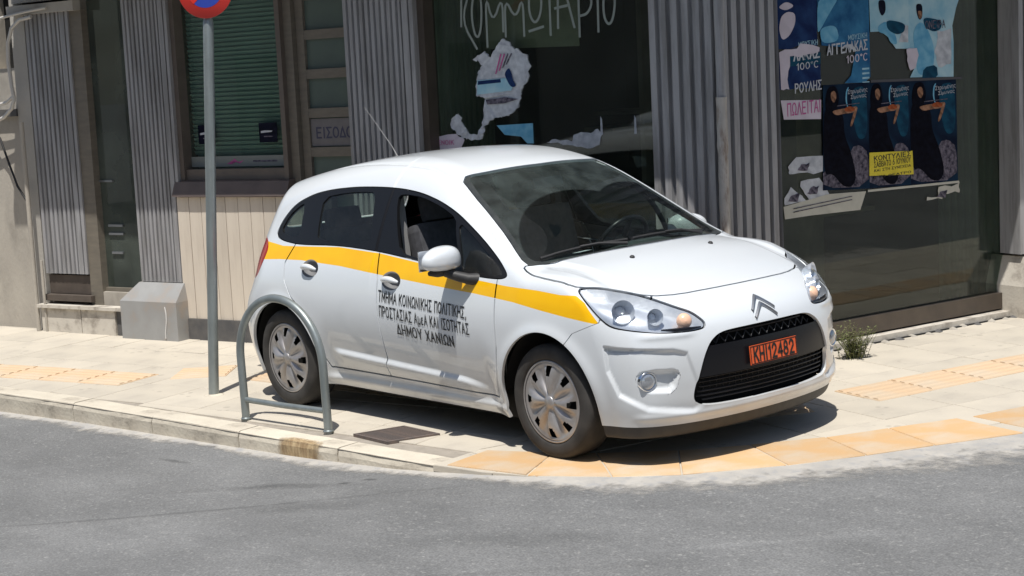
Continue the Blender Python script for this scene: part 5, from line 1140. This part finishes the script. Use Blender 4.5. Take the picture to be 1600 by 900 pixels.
# ------------------------------------------------------------------ neighbouring house at the left edge
nb_ = thing("neighbour_house", "beige rendered house wall with cables at the left edge, beside the first fluted column", "building", (-8, -.6, 0))
mb = MB(); fbox(mb, FA_, -12, -1.78, 1.86, 2.2, -.5, -.16); fbox(mb, FA_, -12, -2.2, 2.2, 6, -.5, -.16); fbox(mb, FA_, -2.2, -1.78, 3.3, 6, -.5, -.16); fbox(mb, FA_, -12, -1.78, -.1, 1.80, -.5, -.15); mb.build("wall", BEIG, nb_)
mb = MB(); fbox(mb, FA_, -1.78, -1.61, -.1, 6, -.5, -.12); mb.build("wall_pier", GREYR, nb_)
mb = MB(); fbox(mb, FA_, -12, -1.78, 1.80, 1.86, -.5, -.10); mb.build("window_sill", BASE, nb_)
mb = MB(); fbox(mb, FA_, -2.2, -1.78, 2.2, 3.3, -.42, -.40); mb.build("dark_window", DARK, nb_)
mb = MB(); fbox(mb, FA_, -1.72, -.9, 2.62, 2.70, -.30, -.04); fbox(mb, FA_, -1.72, -.9, 2.72, 2.95, -.30, -.09); mb.build("column_head", GREYR, nb_)
for s_, r_, z0, z1 in ((-1.655, .020, 0, 1.75), (-1.55+.0, .012, 0, .60)):
    mb = MB(); mb.tube([FA_(s_, z, -.045+.0) for z in np.linspace(z0, z1, 8)], r_, 8); mb.build("drain_pipe", BEIG, nb_)
CAB = mk("pale_cable", (.55, .53, .49), rough=.6); CABK = mk("black_cable", (.02, .02, .02), rough=.6)
mb = MB(); P = [(-1.40, 2.60), (-1.55, 2.585), (-1.66, 2.52), (-1.72, 2.40), (-1.735, 2.25), (-1.72, 2.05), (-1.70, 1.95), (-1.74, 1.87), (-1.85, 1.80), (-2.1, 1.72)]
mb.tube([FA_(a, z, -.03) for a, z in P], .016, 8); mb.build("cable", CAB, nb_)
mb = MB(); P = [(-1.70, 1.97), (-1.80, 1.92), (-1.95, 1.90), (-2.2, 1.90)]; mb.tube([FA_(a, z, -.03) for a, z in P], .014, 8); mb.build("cable", CAB, nb_)
mb = MB(); P = [(-2.3, 1.95), (-1.95, 1.62), (-1.86, 1.40), (-1.78, 1.22), (-1.68, 1.10)]; mb.tube([FA_(a, z, -.05) for a, z in P], .010, 6); mb.build("cable", CABK, nb_)
mb = MB(); P = [(-1.2, 2.66), (-1.5, 2.64), (-1.9, 2.60), (-2.3, 2.62)]; mb.tube([FA_(a, z, -.02) for a, z in P], .012, 6); mb.build("cable", CAB, nb_)
# ------------------------------------------------------------------ houses across the two streets, behind the camera
OPP = mk("opposite_render", (.34, .31, .26), (.28, .26, .22), 1.2, rough=.9)
for nm, lab, c, sz in (("opposite_house", "plain rendered house across the street from the shop's left front", (-3, -17, 4), (26, 5, 8)), ("opposite_house", "plain rendered house across the side street from the posters", (19, 2, 4), (5, 20, 8))):
    t = thing(nm, lab, "building", (c[0], c[1], 0)); MB().box(c, sz).build("wall", OPP, t)
    for k in range(6):
        for z in (1.6, 5.2):
            if sz[0] > sz[1]: MB().box((c[0]-10+4*k, c[1]+2.52, z), (1.5, .12, 1.7)).build("window", INT, t)
            else: MB().box((c[0]-2.52, c[1]-8+3.2*k, z), (.12, 1.4, 1.7)).build("window", INT, t)

# added, unseen copies of the car that give the shop glass something to mirror
def copy_tree(o, parent=None):
    c = o.copy(); COL.objects.link(c); c.parent = parent
    for ch in list(o.children): copy_tree(ch, c)
    return c
for loc, rz, lab in (((10.5, 4.5, -.01), R_(84), "unseen white hatchback added in the side street for the shop glass to reflect"), ((-4.2, -12.2, -.12), R_(6), "unseen white hatchback added across the main street for the shop glass to reflect")):
    c = copy_tree(car); c.location = loc; c.rotation_euler = (0, 0, rz); c['label'] = lab
# ------------------------------------------------------------------ papers, lettering and stickers on the glass
def flat(name, key, fr, off, m, parent=None, th=.0012, pts=None, wav=0.):
    P = pts if pts is not None else DT[key]
    if name in ('figure_print', 'head_print', 'pattern_print', 'disc_print', 'pale_print', 'fold_print'): P = [tuple(q) for q in smooth_poly(P, 2)]
    b = MB(); n = len(P)
    bm = bmesh.new(); vs = [bm.verts.new((a, z, 0)) for a, z in P]; f = bm.faces.new(vs); bmesh.ops.triangulate(bm, faces=[f]); bm.verts.index_update()
    T_ = [[v.index for v in f_.verts] for f_ in bm.faces]; bm.free()
    jit = [wav*rng.random() for _ in P]
    V_ = [fr(a, z, off+j) for (a, z), j in zip(P, jit)]+[fr(a, z, off-th) for a, z in P]
    b.add(V_, T_+[tuple(i+n for i in t[::-1]) for t in T_]+[(i, (i+1) % n, n+(i+1) % n, n+i) for i in range(n)])
    return b.build(name, m, parent)
def lettering(name, txt, fr, s0, s1, z, h_, off, m, parent, bold=0., slope=0.):
    if all(ch in GLY or ch == ' ' for ch in txt):
        tv, tf = block_text(txt, s1-s0, h_, .13+bold*18); return put(name, mesh(name, [fr((s0+s1)/2+a, z+b+a*slope, off+q_) for a, b, q_ in tv], tf, m), parent)
    tv, tf = text_mesh(txt, .1, s1-s0, 0); k = h_/(tv[:, 1].max()-tv[:, 1].min())
    return put(name, mesh(name, [fr((s0+s1)/2+a, z+b*k+a*slope, off) for a, b in tv], tf, m), parent)
def rag(P, amp=.012, n=3):
    """tear the outline"""
    o = []
    for i in range(len(P)):
        a = np.array(P[i]); b = np.array(P[(i+1) % len(P)])
        o.append(tuple(a))
        for k in range(1, n): o.append(tuple(a+(b-a)*k/n+rng.normal(0, amp, 2)*min(1, np.linalg.norm(b-a)*6)))
    return o
def c_(n, a, r_=.75, b=None, s=12): return mk(n, a, b or tuple(q*.85 for q in a), s, rough=r_, spec=.05)
PW = c_("poster_white", (.56, .585, .62), .75, (.36, .38, .42), 22); PNAV = c_("poster_navy", (.01, .02, .075), .7, (.02, .05, .14), 12); PBLU = c_("poster_blue", (.02, .09, .21), .7, (.05, .20, .36), 10); PLB = c_("poster_pale_blue", (.24, .46, .58), .7, (.42, .60, .66), 9); PTEAL = c_("poster_teal", (.012, .075, .13), .7, (.008, .035, .07), 16)
PBK = c_("poster_black", (.004, .005, .010), .55, (.012, .013, .03), 16); PSK = c_("poster_skin", (.40, .22, .14), .7, (.10, .05, .03), 30); PGR = c_("poster_grey", (.20, .18, .22), .7, (.02, .02, .035), 38); PYL = c_("poster_yellow", (.72, .60, .07)); PMAG = c_("poster_magenta_ink", (.50, .12, .30)); PLIL = c_("poster_lilac_white", (.60, .55, .62)); PORG = c_("poster_orange_brown", (.50, .20, .08))
PCRM = c_("cream_paper", (.55, .54, .47)); PMB = c_("poster_mid_blue", (.10, .32, .50), .7, (.20, .45, .60), 18)
INK = bpy.data.materials["black_print"]
BR = c_("brown_paper", (.30, .285, .21))
# left window
o0 = -.2045
t = flat("torn_poster", None, FA_, o0, PW, pts=rag(DT['TORN'], .012, 5), wav=.014); tag(t, "large torn white poster on the window left of the corner, hanging in shreds", "poster")
flat("blue_print", 'TORN_BLUE', FA_, o0+.013, PLB, t); flat("dark_print", 'TORN_DK', FA_, o0+.0150, PNAV, t); flat("figure_print", 'TORN_FIG', FA_, o0+.0155, PNAV, t); flat("grey_print", 'TORN_GREY', FA_, o0+.0135, PGR, t)
for k in range(4): flat("text_print", None, FA_, o0+.0140, PMAG if k < 2 else PGR, t, pts=[(3.13+.03*k, 1.93+.02*k), (3.14+.03*k, 1.93+.02*k), (3.19+.03*k, 2.06), (3.18+.03*k, 2.065)])
t = flat("paper_card", 'BLUECARD', FA_, o0+.004, PMB, wav=.006); tag(t, "small blue card on the left window, below the torn white poster", "card")
t = flat("paper_scrap", None, FA_, o0, PLIL, pts=rag(DT['SCRAP1'], .006), wav=.004); tag(t, "pale lilac paper scrap low on the left window beside the column", "paper")
lettering("scrap_lettering", "ΕΝΟΙΚ", FA_, 2.60, 2.74, 1.478, .03, o0+.006, PMAG, t)
t = flat("paper_scrap", None, FA_, o0, PW, pts=rag(DT['SCRAP2'], .008), wav=.006); tag(t, "crumpled white paper scrap low on the left window near the corner column", "paper")
for k, (a, z0, z1) in enumerate(((3.95, 1.50, 1.60), (4.21, 1.50, 1.60))):
    t = flat("paper_scrap", None, FA_, o0, PW, pts=[(a, z0), (a+.018, z0), (a+.016, z1), (a+.004, z1+.02)]); tag(t, ("thin white paper strip standing above the crumpled scrap on the left window", "thin white paper strip on the left window nearest the corner column")[k], "paper")
t = flat("brown_paper", 'BROWNPAPER', FA_, -.27, BR); tag(t, "brown paper sheet hung inside the left window behind the painted lettering", "paper")
mb = MB()
gf = thing("painted_lettering", "pale hand-painted Greek lettering across the top of the left shop window", "lettering", tuple(FA_(3.6, 2.35, -.205)))
for st_ in DT['GRAF']:
    P = np.array(st_); 
    for _ in range(2): # soften
        Q = [P[0]]; 
        for i in range(len(P)-1): Q += [P[i]*.75+P[i+1]*.25, P[i]*.25+P[i+1]*.75]
        Q.append(P[-1]); P = np.array(Q)
    t_ = np.gradient(P, axis=0); t_ /= np.maximum(np.linalg.norm(t_, axis=1)[:, None], 1e-6); n_ = np.stack([-t_[:, 1], t_[:, 0]], 1); wd = .0085
    V_ = [FA_(*(p+q*s_*wd), o0+.0005) for p, q in zip(P, n_) for s_ in (-1, 1)]
    MB().add(V_, [(2*i, 2*i+1, 2*i+3, 2*i+2) for i in range(len(P)-1)]).build("letter", mk("thin_white_paint", (.23, .26, .24), rough=.8) if "thin_white_paint" not in bpy.data.materials else bpy.data.materials["thin_white_paint"], gf)
# blind window stickers
for a, b, lab in ((.233, .412, "black square sticker on the blind window, behind the sign pole"), (.88, 1.066, "black square sticker with white marks at the right of the blind window")):
    t = flat("window_sticker", None, FA_, -.212, PBK, pts=[(a, 1.515), (b, 1.515), (b, 1.662), (a, 1.662)]); tag(t, lab, "sticker")
    flat("sticker_print", None, FA_, -.2105, PW, t, pts=[(a+.02, 1.585), (a+.13, 1.592), (a+.14, 1.602), (a+.06, 1.605), (a+.02, 1.60)])
    flat("sticker_print", None, FA_, -.2105, PGR, t, pts=[(a+.05, 1.555), (a+.14, 1.555), (a+.14, 1.563), (a+.05, 1.563)])
t = flat("window_strip", None, FA_, -.212, mk("grey_film", (.20, .215, .20), rough=.7), pts=[(.137, 1.338), (1.153, 1.338), (1.153, 1.418), (.137, 1.418)]); tag(t, "grey film strip along the bottom of the blind window", "sticker")
flat("strip_print", None, FA_, -.2105, PMAG, t, pts=[(.52, 1.36), (.57, 1.355), (.60, 1.40), (.66, 1.36), (.70, 1.385), (.66, 1.375), (.62, 1.372), (.58, 1.385), (.55, 1.37)]); flat("strip_print", None, FA_, -.2105, PGR, t, pts=[(.80, 1.37), (1.05, 1.37), (1.05, 1.383), (.80, 1.383)])
# entrance sign
t = flat("entrance_sign", None, FA_, -.226, c_("grey_sign", (.20, .19, .19)), pts=[(1.397, 1.475), (1.873, 1.475), (1.873, 1.675), (1.397, 1.675)]); tag(t, "pale sheet sign reading ΕΙΣΟΔΟΣ in a pane of the entrance door", "sign")
lettering("sign_lettering", "ΕΙΣΟΔΟΣ", FA_, 1.45, 1.86, 1.572, .072, -.2245, mk("dim_blue_ink", (.06, .06, .10), rough=.8), t, .002)
# right window: posters
b0 = .0115
t = flat("blue_poster", 'PA', FB_, b0, PNAV); tag(t, "dark blue poster with a white disc, top left of the right window", "poster")
flat("disc_print", 'PA_DISC', FB_, b0+.0014, PLIL, t); flat("fold_print", 'PA_TOP', FB_, b0+.0014, PLIL, t); lettering("poster_lettering", "ΛΑΚΑΣ", FB_, -.52, -.31, 1.93, .055, b0+.0014, PW, t, .004, .05); lettering("poster_lettering", "100°C", FB_, -.50, -.32, 1.86, .04, b0+.0014, PW, t, 0, .05); lettering("poster_lettering", "ΜΟΥΣΙΚΗ", FB_, -.48, -.32, 2.0, .03, b0+.0014, PLB, t, 0, .05)
t = flat("torn_blue_poster", 'PA2', FB_, b0, PNAV); tag(t, "torn dark blue poster reading ΡΟΥΛΗΣ at the left of the right window", "poster")
flat("teal_print", 'PA2_TEAL', FB_, b0+.0014, PTEAL, t); flat("torn_edge", None, FB_, b0+.0026, PLIL, t, pts=rag(DT['PA2_TORN'], .006)); lettering("poster_lettering", "ΡΟΥΛΗΣ", FB_, -.52, -.30, 1.725, .055, b0+.0040, PW, t, .002, .05)
t = flat("blue_poster", 'PB', FB_, b0, PBLU, pts=None); tag(t, "bright blue poster reading ΑΓΓΕΛΑΚΑΣ, half torn away above the dark glass", "poster")
for q in ('PB_LIGHT', 'PB_LIGHT2'): flat("pale_print", q, FB_, b0+.0014, PMB, t)
flat("curled_edge", 'PB_LIGHT3', FB_, b0+.003, PW, t, wav=.006); lettering("poster_lettering", "ΑΓΓΕΛΑΚΑΣ", FB_, -.24, .10, 1.955, .06, b0+.0028, PW, t, .003, .05); lettering("poster_lettering", "100°C", FB_, -.08, .10, 1.88, .045, b0+.0028, PLIL, t, 0, .05); lettering("poster_lettering", "ΜΟΥΣΙΚΗ", FB_, -.06, .10, 2.02, .03, b0+.0028, PLB, t, 0, .05)
for k in range(4): flat("text_print", None, FB_, b0+.0014, PLB, t, pts=[(.055, 1.80-.03*k), (.115, 1.80-.03*k), (.115, 1.812-.03*k), (.055, 1.812-.03*k)])
t = flat("pale_poster", 'PC', FB_, b0, PLB); tag(t, "pale blue poster of a man in a light shirt, its lower left torn off", "poster")
flat("figure_print", 'PC_FIG', FB_, b0+.0014, PMB, t); flat("head_print", 'PC_HEAD', FB_, b0+.0018, PBK, t); flat("white_print", 'PC_WHITE', FB_, b0+.0014, PW, t)
sh_ = [(a-.335*.99, z+.0) for a, z in DT['PD_SCARF']]; flat("pattern_print", None, FB_, b0+.0022, PTEAL, t, pts=sh_)
t = flat("pale_poster", None, FB_, b0, PLB, pts=DT['PD']); tag(t, "pale blue poster of a man in a light shirt at the top right, still whole", "poster")
flat("figure_print", 'PD_FIG', FB_, b0+.0014, PMB, t); flat("head_print", 'PD_HEAD', FB_, b0+.0018, PBK, t); flat("white_print", None, FB_, b0+.0014, PW, t, pts=rag(DT['PD_WHITE'], .012)); flat("pattern_print", 'PD_SCARF', FB_, b0+.0022, PTEAL, t)
flat("trouser_print", None, FB_, b0+.0024, PTEAL, t, pts=[tuple(q) for q in smooth_poly([(.60, 1.78), (.72, 1.79), (.73, 1.70), (.58, 1.69)], 1)]); flat("face_print", None, FB_, b0+.0026, PSK, t, pts=[tuple(q) for q in smooth_poly([(a_*.6+np.mean([p[0] for p in DT['PD_HEAD']])*.4+.004, z_*.5+np.mean([p[1] for p in DT['PD_HEAD']])*.5-.02) for a_, z_ in DT['PD_HEAD']], 2)]); flat("torn_edge", None, FB_, b0+.0030, PLIL, t, pts=rag(DT['CD_TORN'], .008)); lettering("poster_lettering", "ΟΝΕΙΡΑ", FB_, .62, .80, 2.06, .05, b0+.0034, PGR, t, 0, 0)
t = flat("pink_notice", 'PINK', FB_, b0, PLIL); tag(t, "white notice with pink lettering reading ΠΩΛΕΙΤΑΙ on the right window", "notice"); lettering("notice_lettering", "ΠΩΛΕΙΤΑΙ", FB_, -.585, -.31, 1.592, .075, b0+.0016, PMAG, t, .0, .03)
def quad_map(Q):
    Q = [np.array(q) for q in Q]   # top-left, top-right, bottom-right, bottom-left
    return lambda u_, v_: tuple((Q[3]*(1-u_)+Q[2]*u_)*(1-v_)+(Q[0]*(1-u_)+Q[1]*u_)*v_)
PDRS = c_("poster_dress", (.003, .003, .006), .7, (.006, .007, .014), 30); PNB = c_("poster_night_blue", (.006, .010, .025), .7, (.010, .03, .06), 7); PHAIR = PDRS; PRED = c_("poster_violin", (.38, .10, .04), .6, (.20, .05, .02), 40)
for k, lab in enumerate(("black concert poster with a violin player, leftmost of the three", "black concert poster with a violin player, behind the yellow notice", "black concert poster with a violin player, rightmost of the three")):
    P_ = DT['V%d' % (k+1)]; P_ = [P_[0], P_[1], P_[2], P_[3]] if len(P_) == 4 else [P_[0], P_[1], P_[2], P_[4]]
    t = flat("concert_poster", None, FB_, b0+.002, PNB, pts=P_); tag(t, lab, "poster", "black violin concert posters"); M_ = quad_map(P_)
    def pr(nm, pts, m, lift, it=2, par=t, M_=M_): flat(nm, None, FB_, b0+.0032+lift*.0004, m, par, pts=[M_(*p) for p in (smooth_poly(pts, it) if it else pts)], th=.0003)
    pr("blue_print", [(.66, .96), (.97, .97), (.97, .50), (.80, .46), (.70, .55), (.62, .80)], PTEAL, 0)
    pr("ground_print", [(.0, .02), (.98, .02), (.98, .34), (.80, .42), (.62, .40), (.5, .2), (.2, .14), (.0, .2)], PGR, 0, 1)
    pr("dress_print", [(.02, .74), (.10, .80), (.30, .78), (.45, .70), (.46, .52), (.60, .36), (.72, .12), (.62, .02), (.42, .03), (.20, .16), (.04, .14), (.0, .4)], PDRS, 1)
    pr("hair_print", [(.10, .98), (.28, .99), (.36, .88), (.30, .76), (.06, .74), (.04, .86)], PHAIR, 2)
    pr("face_print", [(.17, .925), (.24, .945), (.29, .91), (.285, .865), (.24, .825), (.19, .85), (.165, .885)], PSK, 3)
    pr("arm_print", [(.18, .75), (.36, .765), (.60, .775), (.74, .785), (.76, .755), (.66, .725), (.46, .72), (.28, .705)], PSK, 4)
    pr("arm_print", [(.70, .77), (.76, .775), (.70, .68), (.62, .595), (.58, .60), (.64, .69)], PSK, 5)
    pr("violin_print", [(.46, .765), (.56, .79), (.68, .775), (.70, .745), (.58, .735), (.48, .74)], PRED, 6)
    pr("bow_print", [(.30, .80), (.80, .815), (.80, .808), (.30, .792)], PGR, 7, 0)
    pr("swirl_print", [(.50, .93), (.55, .97), (.57, .965), (.53, .92), (.52, .84), (.55, .78), (.53, .775), (.49, .84)], PMB, 2)
    sa_, za_ = M_(.76, .925); sb_, zb_ = M_(.78, .875); wd_ = (P_[1][0]-P_[0][0])*.44
    lettering("poster_lettering", "Στρωμένης", FB_, sa_-wd_/2, sa_+wd_/2, za_, .036, b0+.0062, PW, t, 0, .04); lettering("poster_lettering", "Σίμωνας", FB_, sb_-wd_*.4, sb_+wd_*.4, zb_, .032, b0+.0062, PW, t, 0, .04)
t = flat("yellow_notice", 'YELL', FB_, b0+.0085, PYL); tag(t, "yellow notice stuck over the middle concert poster", "notice")
for q, (tx, h_) in enumerate((("ΚΟΝΤΥΛΙΕΣ", .030), ("ΣΑΒΒΑΤΟ 6 ΙΟΥΝΙΟΥ", .034), ("ΚΑΙ ΣΤΗ ΣΥΝΕΧΕΙΑ", .016), ("ΣΤΟ ΘΕΑΤΡΟ", .014))): lettering("notice_lettering", tx, FB_, .135, .46, 1.212-.040*q+(0 if q < 2 else -.004*q+.008), h_, b0+.0095, INK, t, .001, .02)
t = flat("paper_strip", 'BOT', FB_, b0, PCRM, wav=.003); tag(t, "cream paper strip hanging below the posters on the right window", "paper")
for k in range(2): flat("text_print", None, FB_, b0+.0045, PGR, t, pts=[(-.56, .925+.022*k), (-.06, .955+.022*k), (-.06, .960+.022*k), (-.56, .931+.022*k)])
t = flat("paper_strip", 'BOTL', FB_, b0+.004, PCRM); tag(t, "narrow white edging strip under the middle and right concert posters", "paper")
t = flat("paper_strip", 'TOPBAR', FB_, b0+.004, c_("dark_tape", (.10, .10, .11))); tag(t, "dark tape strip between the pale posters and the concert posters", "tape")
for key, lab in (('SC3', "torn white paper scrap left of the concert posters, upper of three"), ('SC4', "torn white paper scrap with black marks, left of the concert posters"), ('SC5', "torn white triangular scrap at the lower left of the right window"), ('SC6', "torn cream scrap at the lower right of the posters")):
    t = flat("paper_scrap", None, FB_, b0+.001, PW if key != 'SC6' else PCRM, pts=rag(DT[key], .010)); tag(t, lab, "paper")
    c0 = np.mean(DT[key], 0); flat("dark_print", None, FB_, b0+.003, PGR, t, pts=rag([(c0[0]-.05, c0[1]-.02), (c0[0]+.03, c0[1]-.03), (c0[0]+.05, c0[1]+.02), (c0[0]-.02, c0[1]+.015)], .01))
t = thing("price_slip", "small white paper slip lying on the dashboard behind the windscreen", "paper", (-.42, -.16, .975)); MB().box((-.42, -.16, .978), (.05, .12, .0015), (.9, .2, .1), (-.2, .97, 0), (0, 0, 1)).build("slip", PW, t)
# ------------------------------------------------------------------ sign pole
GALV = mk("galvanised_steel", (.31, .345, .345), (.24, .27, .27), 14, rough=.42, metal=.55, bump=.0003, c3=(.38, .42, .43), s3=9, f3=(.55, .8), stretch=(1, 1, .4))
pole = thing("sign_post", "galvanised steel pole carrying a round no-parking sign by the kerb", "sign post", (-3.249, -.918, 0))
a = np.array([-3.249, -.918, -.02]); b = np.array([-3.147, -.745, 2.64]); dv = (b-a)/np.linalg.norm(b-a)
mb = MB(); mb.tube([a+(b-a)*t for t in np.linspace(0, .905, 10)]+[a+(b-a)*t for t in (.92, .935)], [.034]*10+[.026, .014], 18); mb.build("pole", GALV, pole)
q = np.array([.60, -.80, 0]); q /= np.linalg.norm(q); q = q-dv*(q@dv); q /= np.linalg.norm(q); ctr = a+(b-a)*(2.625/2.66)+q*.045
mb = MB(); mb.lathe([(.0005, -.003), (.185, -.003), (.188, .0), (.185, .003), (.0005, .003)], ctr, q, 48); sg = mb.build("sign_disc", mk("sign_red", (.62, .035, .025), rough=.4), pole)
mb = MB(); mb.lathe([(.0005, .0045), (.122, .0045)], ctr, q, 40); mb.build("sign_blue", mk("sign_blue_film", (.03, .06, .35), rough=.4), sg)
sx = np.cross(dv, q); mb = MB(); mb.box(ctr+q*.0055, (.25, .032, .001), (sx+dv)/math.sqrt(2), (sx-dv)/math.sqrt(2), q); mb.build("sign_bar", bpy.data.materials["sign_red"], sg)
mb = MB(); mb.lathe([(.037, -.03), (.039, 0), (.037, .03)], a+(b-a)*.945, dv, 16); mb.build("clamp", GALV, pole)
mb = MB(); mb.lathe([(.034, .028), (.055, .022), (.075, .018), (.0005, .018)], a, (0, 0, 1), 20); mb.build("cement_collar", KERB, pole)
# ------------------------------------------------------------------ hoop barrier
rail = thing("hoop_barrier", "low grey steel hoop barrier on the pavement by the rear wheel", "barrier", (-1.98, -1.18, 0))
A_ = np.array([-2.357, -1.222, 0]); B_ = np.array([-1.603, -1.138, 0]); ex = (B_-A_)/np.linalg.norm(B_-A_); W_ = np.linalg.norm(B_-A_); pts = []
for t in np.linspace(-1, 1, 41):
    u_ = t*math.pi/2; pts.append(A_+ex*(W_/2+(W_/2)*math.sin(u_))+np.array([0, 0, .385+.375*math.cos(u_)**1.0]))
pts = [A_+np.array([0, 0, z]) for z in (-.03, .1, .25)]+pts+[B_+np.array([0, 0, z]) for z in (.25, .1, -.03)]
mb = MB(); mb.tube(pts, .0245, 16); mb.build("hoop", GALV, rail)
mb = MB(); mb.tube([A_+ex*.02+np.array([0, 0, .125]), A_+ex*(W_*.5)+np.array([0, 0, .122]), B_-ex*.02+np.array([0, 0, .125])], .0175, 12); mb.build("crossbar", GALV, rail)
for P in (A_, B_): mb = MB(); mb.lathe([(.026, .012), (.030, .006), (.033, .0), (.0005, .0)], P+np.array([0, 0, .006]), (0, 0, 1), 16); mb.build("base_weld", GALV, rail)
# ------------------------------------------------------------------ weed by the wall
LEAF = mk("weed_leaf", (.16, .17, .06), (.10, .125, .045), 30, rough=.75, c3=(.26, .23, .12), s3=20, f3=(.5, .7))
pl_ = thing("weed_tuft", "dry green weed tuft growing where the pavement meets the shop wall", "plant", (-.45, 2.08, 0))
st_ = MB(); lf = MB(); c0 = np.array([-.42, 2.12, 0.])
for k in range(70):
    az = rng.random()*2*math.pi; ln = .10+.14*rng.random(); lean = .08+.5*rng.random(); dv = np.array([math.cos(az)*lean, math.sin(az)*lean, 1.]); dv /= np.linalg.norm(dv)
    base = c0+np.array([rng.normal(0, .035), rng.normal(0, .035), 0]); pts = [base+dv*ln*t+np.array([math.cos(az), math.sin(az), -.2])*.03*t*t for t in np.linspace(0, 1, 5)]
    st_.tube(pts, [.0022, .002, .0018, .0014, .0008], 4, caps=False)
    for j in range(16):
        t = .12+.88*rng.random(); p = base+dv*ln*t; a2 = rng.random()*6.28; dd = np.array([math.cos(a2), math.sin(a2), .6*rng.random()]); dd /= np.linalg.norm(dd); sd_ = np.cross(dd, (0, 0, 1)); sd_ /= np.linalg.norm(sd_); L_ = .014+.018*rng.random()
        lf.add([p, p+dd*L_*.5+sd_*L_*.2, p+dd*L_, p+dd*L_*.5-sd_*L_*.2], [(0, 1, 2, 3)])
st_.build("stems", LEAF, pl_, kind='stuff'); lf.build("leaves", LEAF, pl_, kind='stuff')
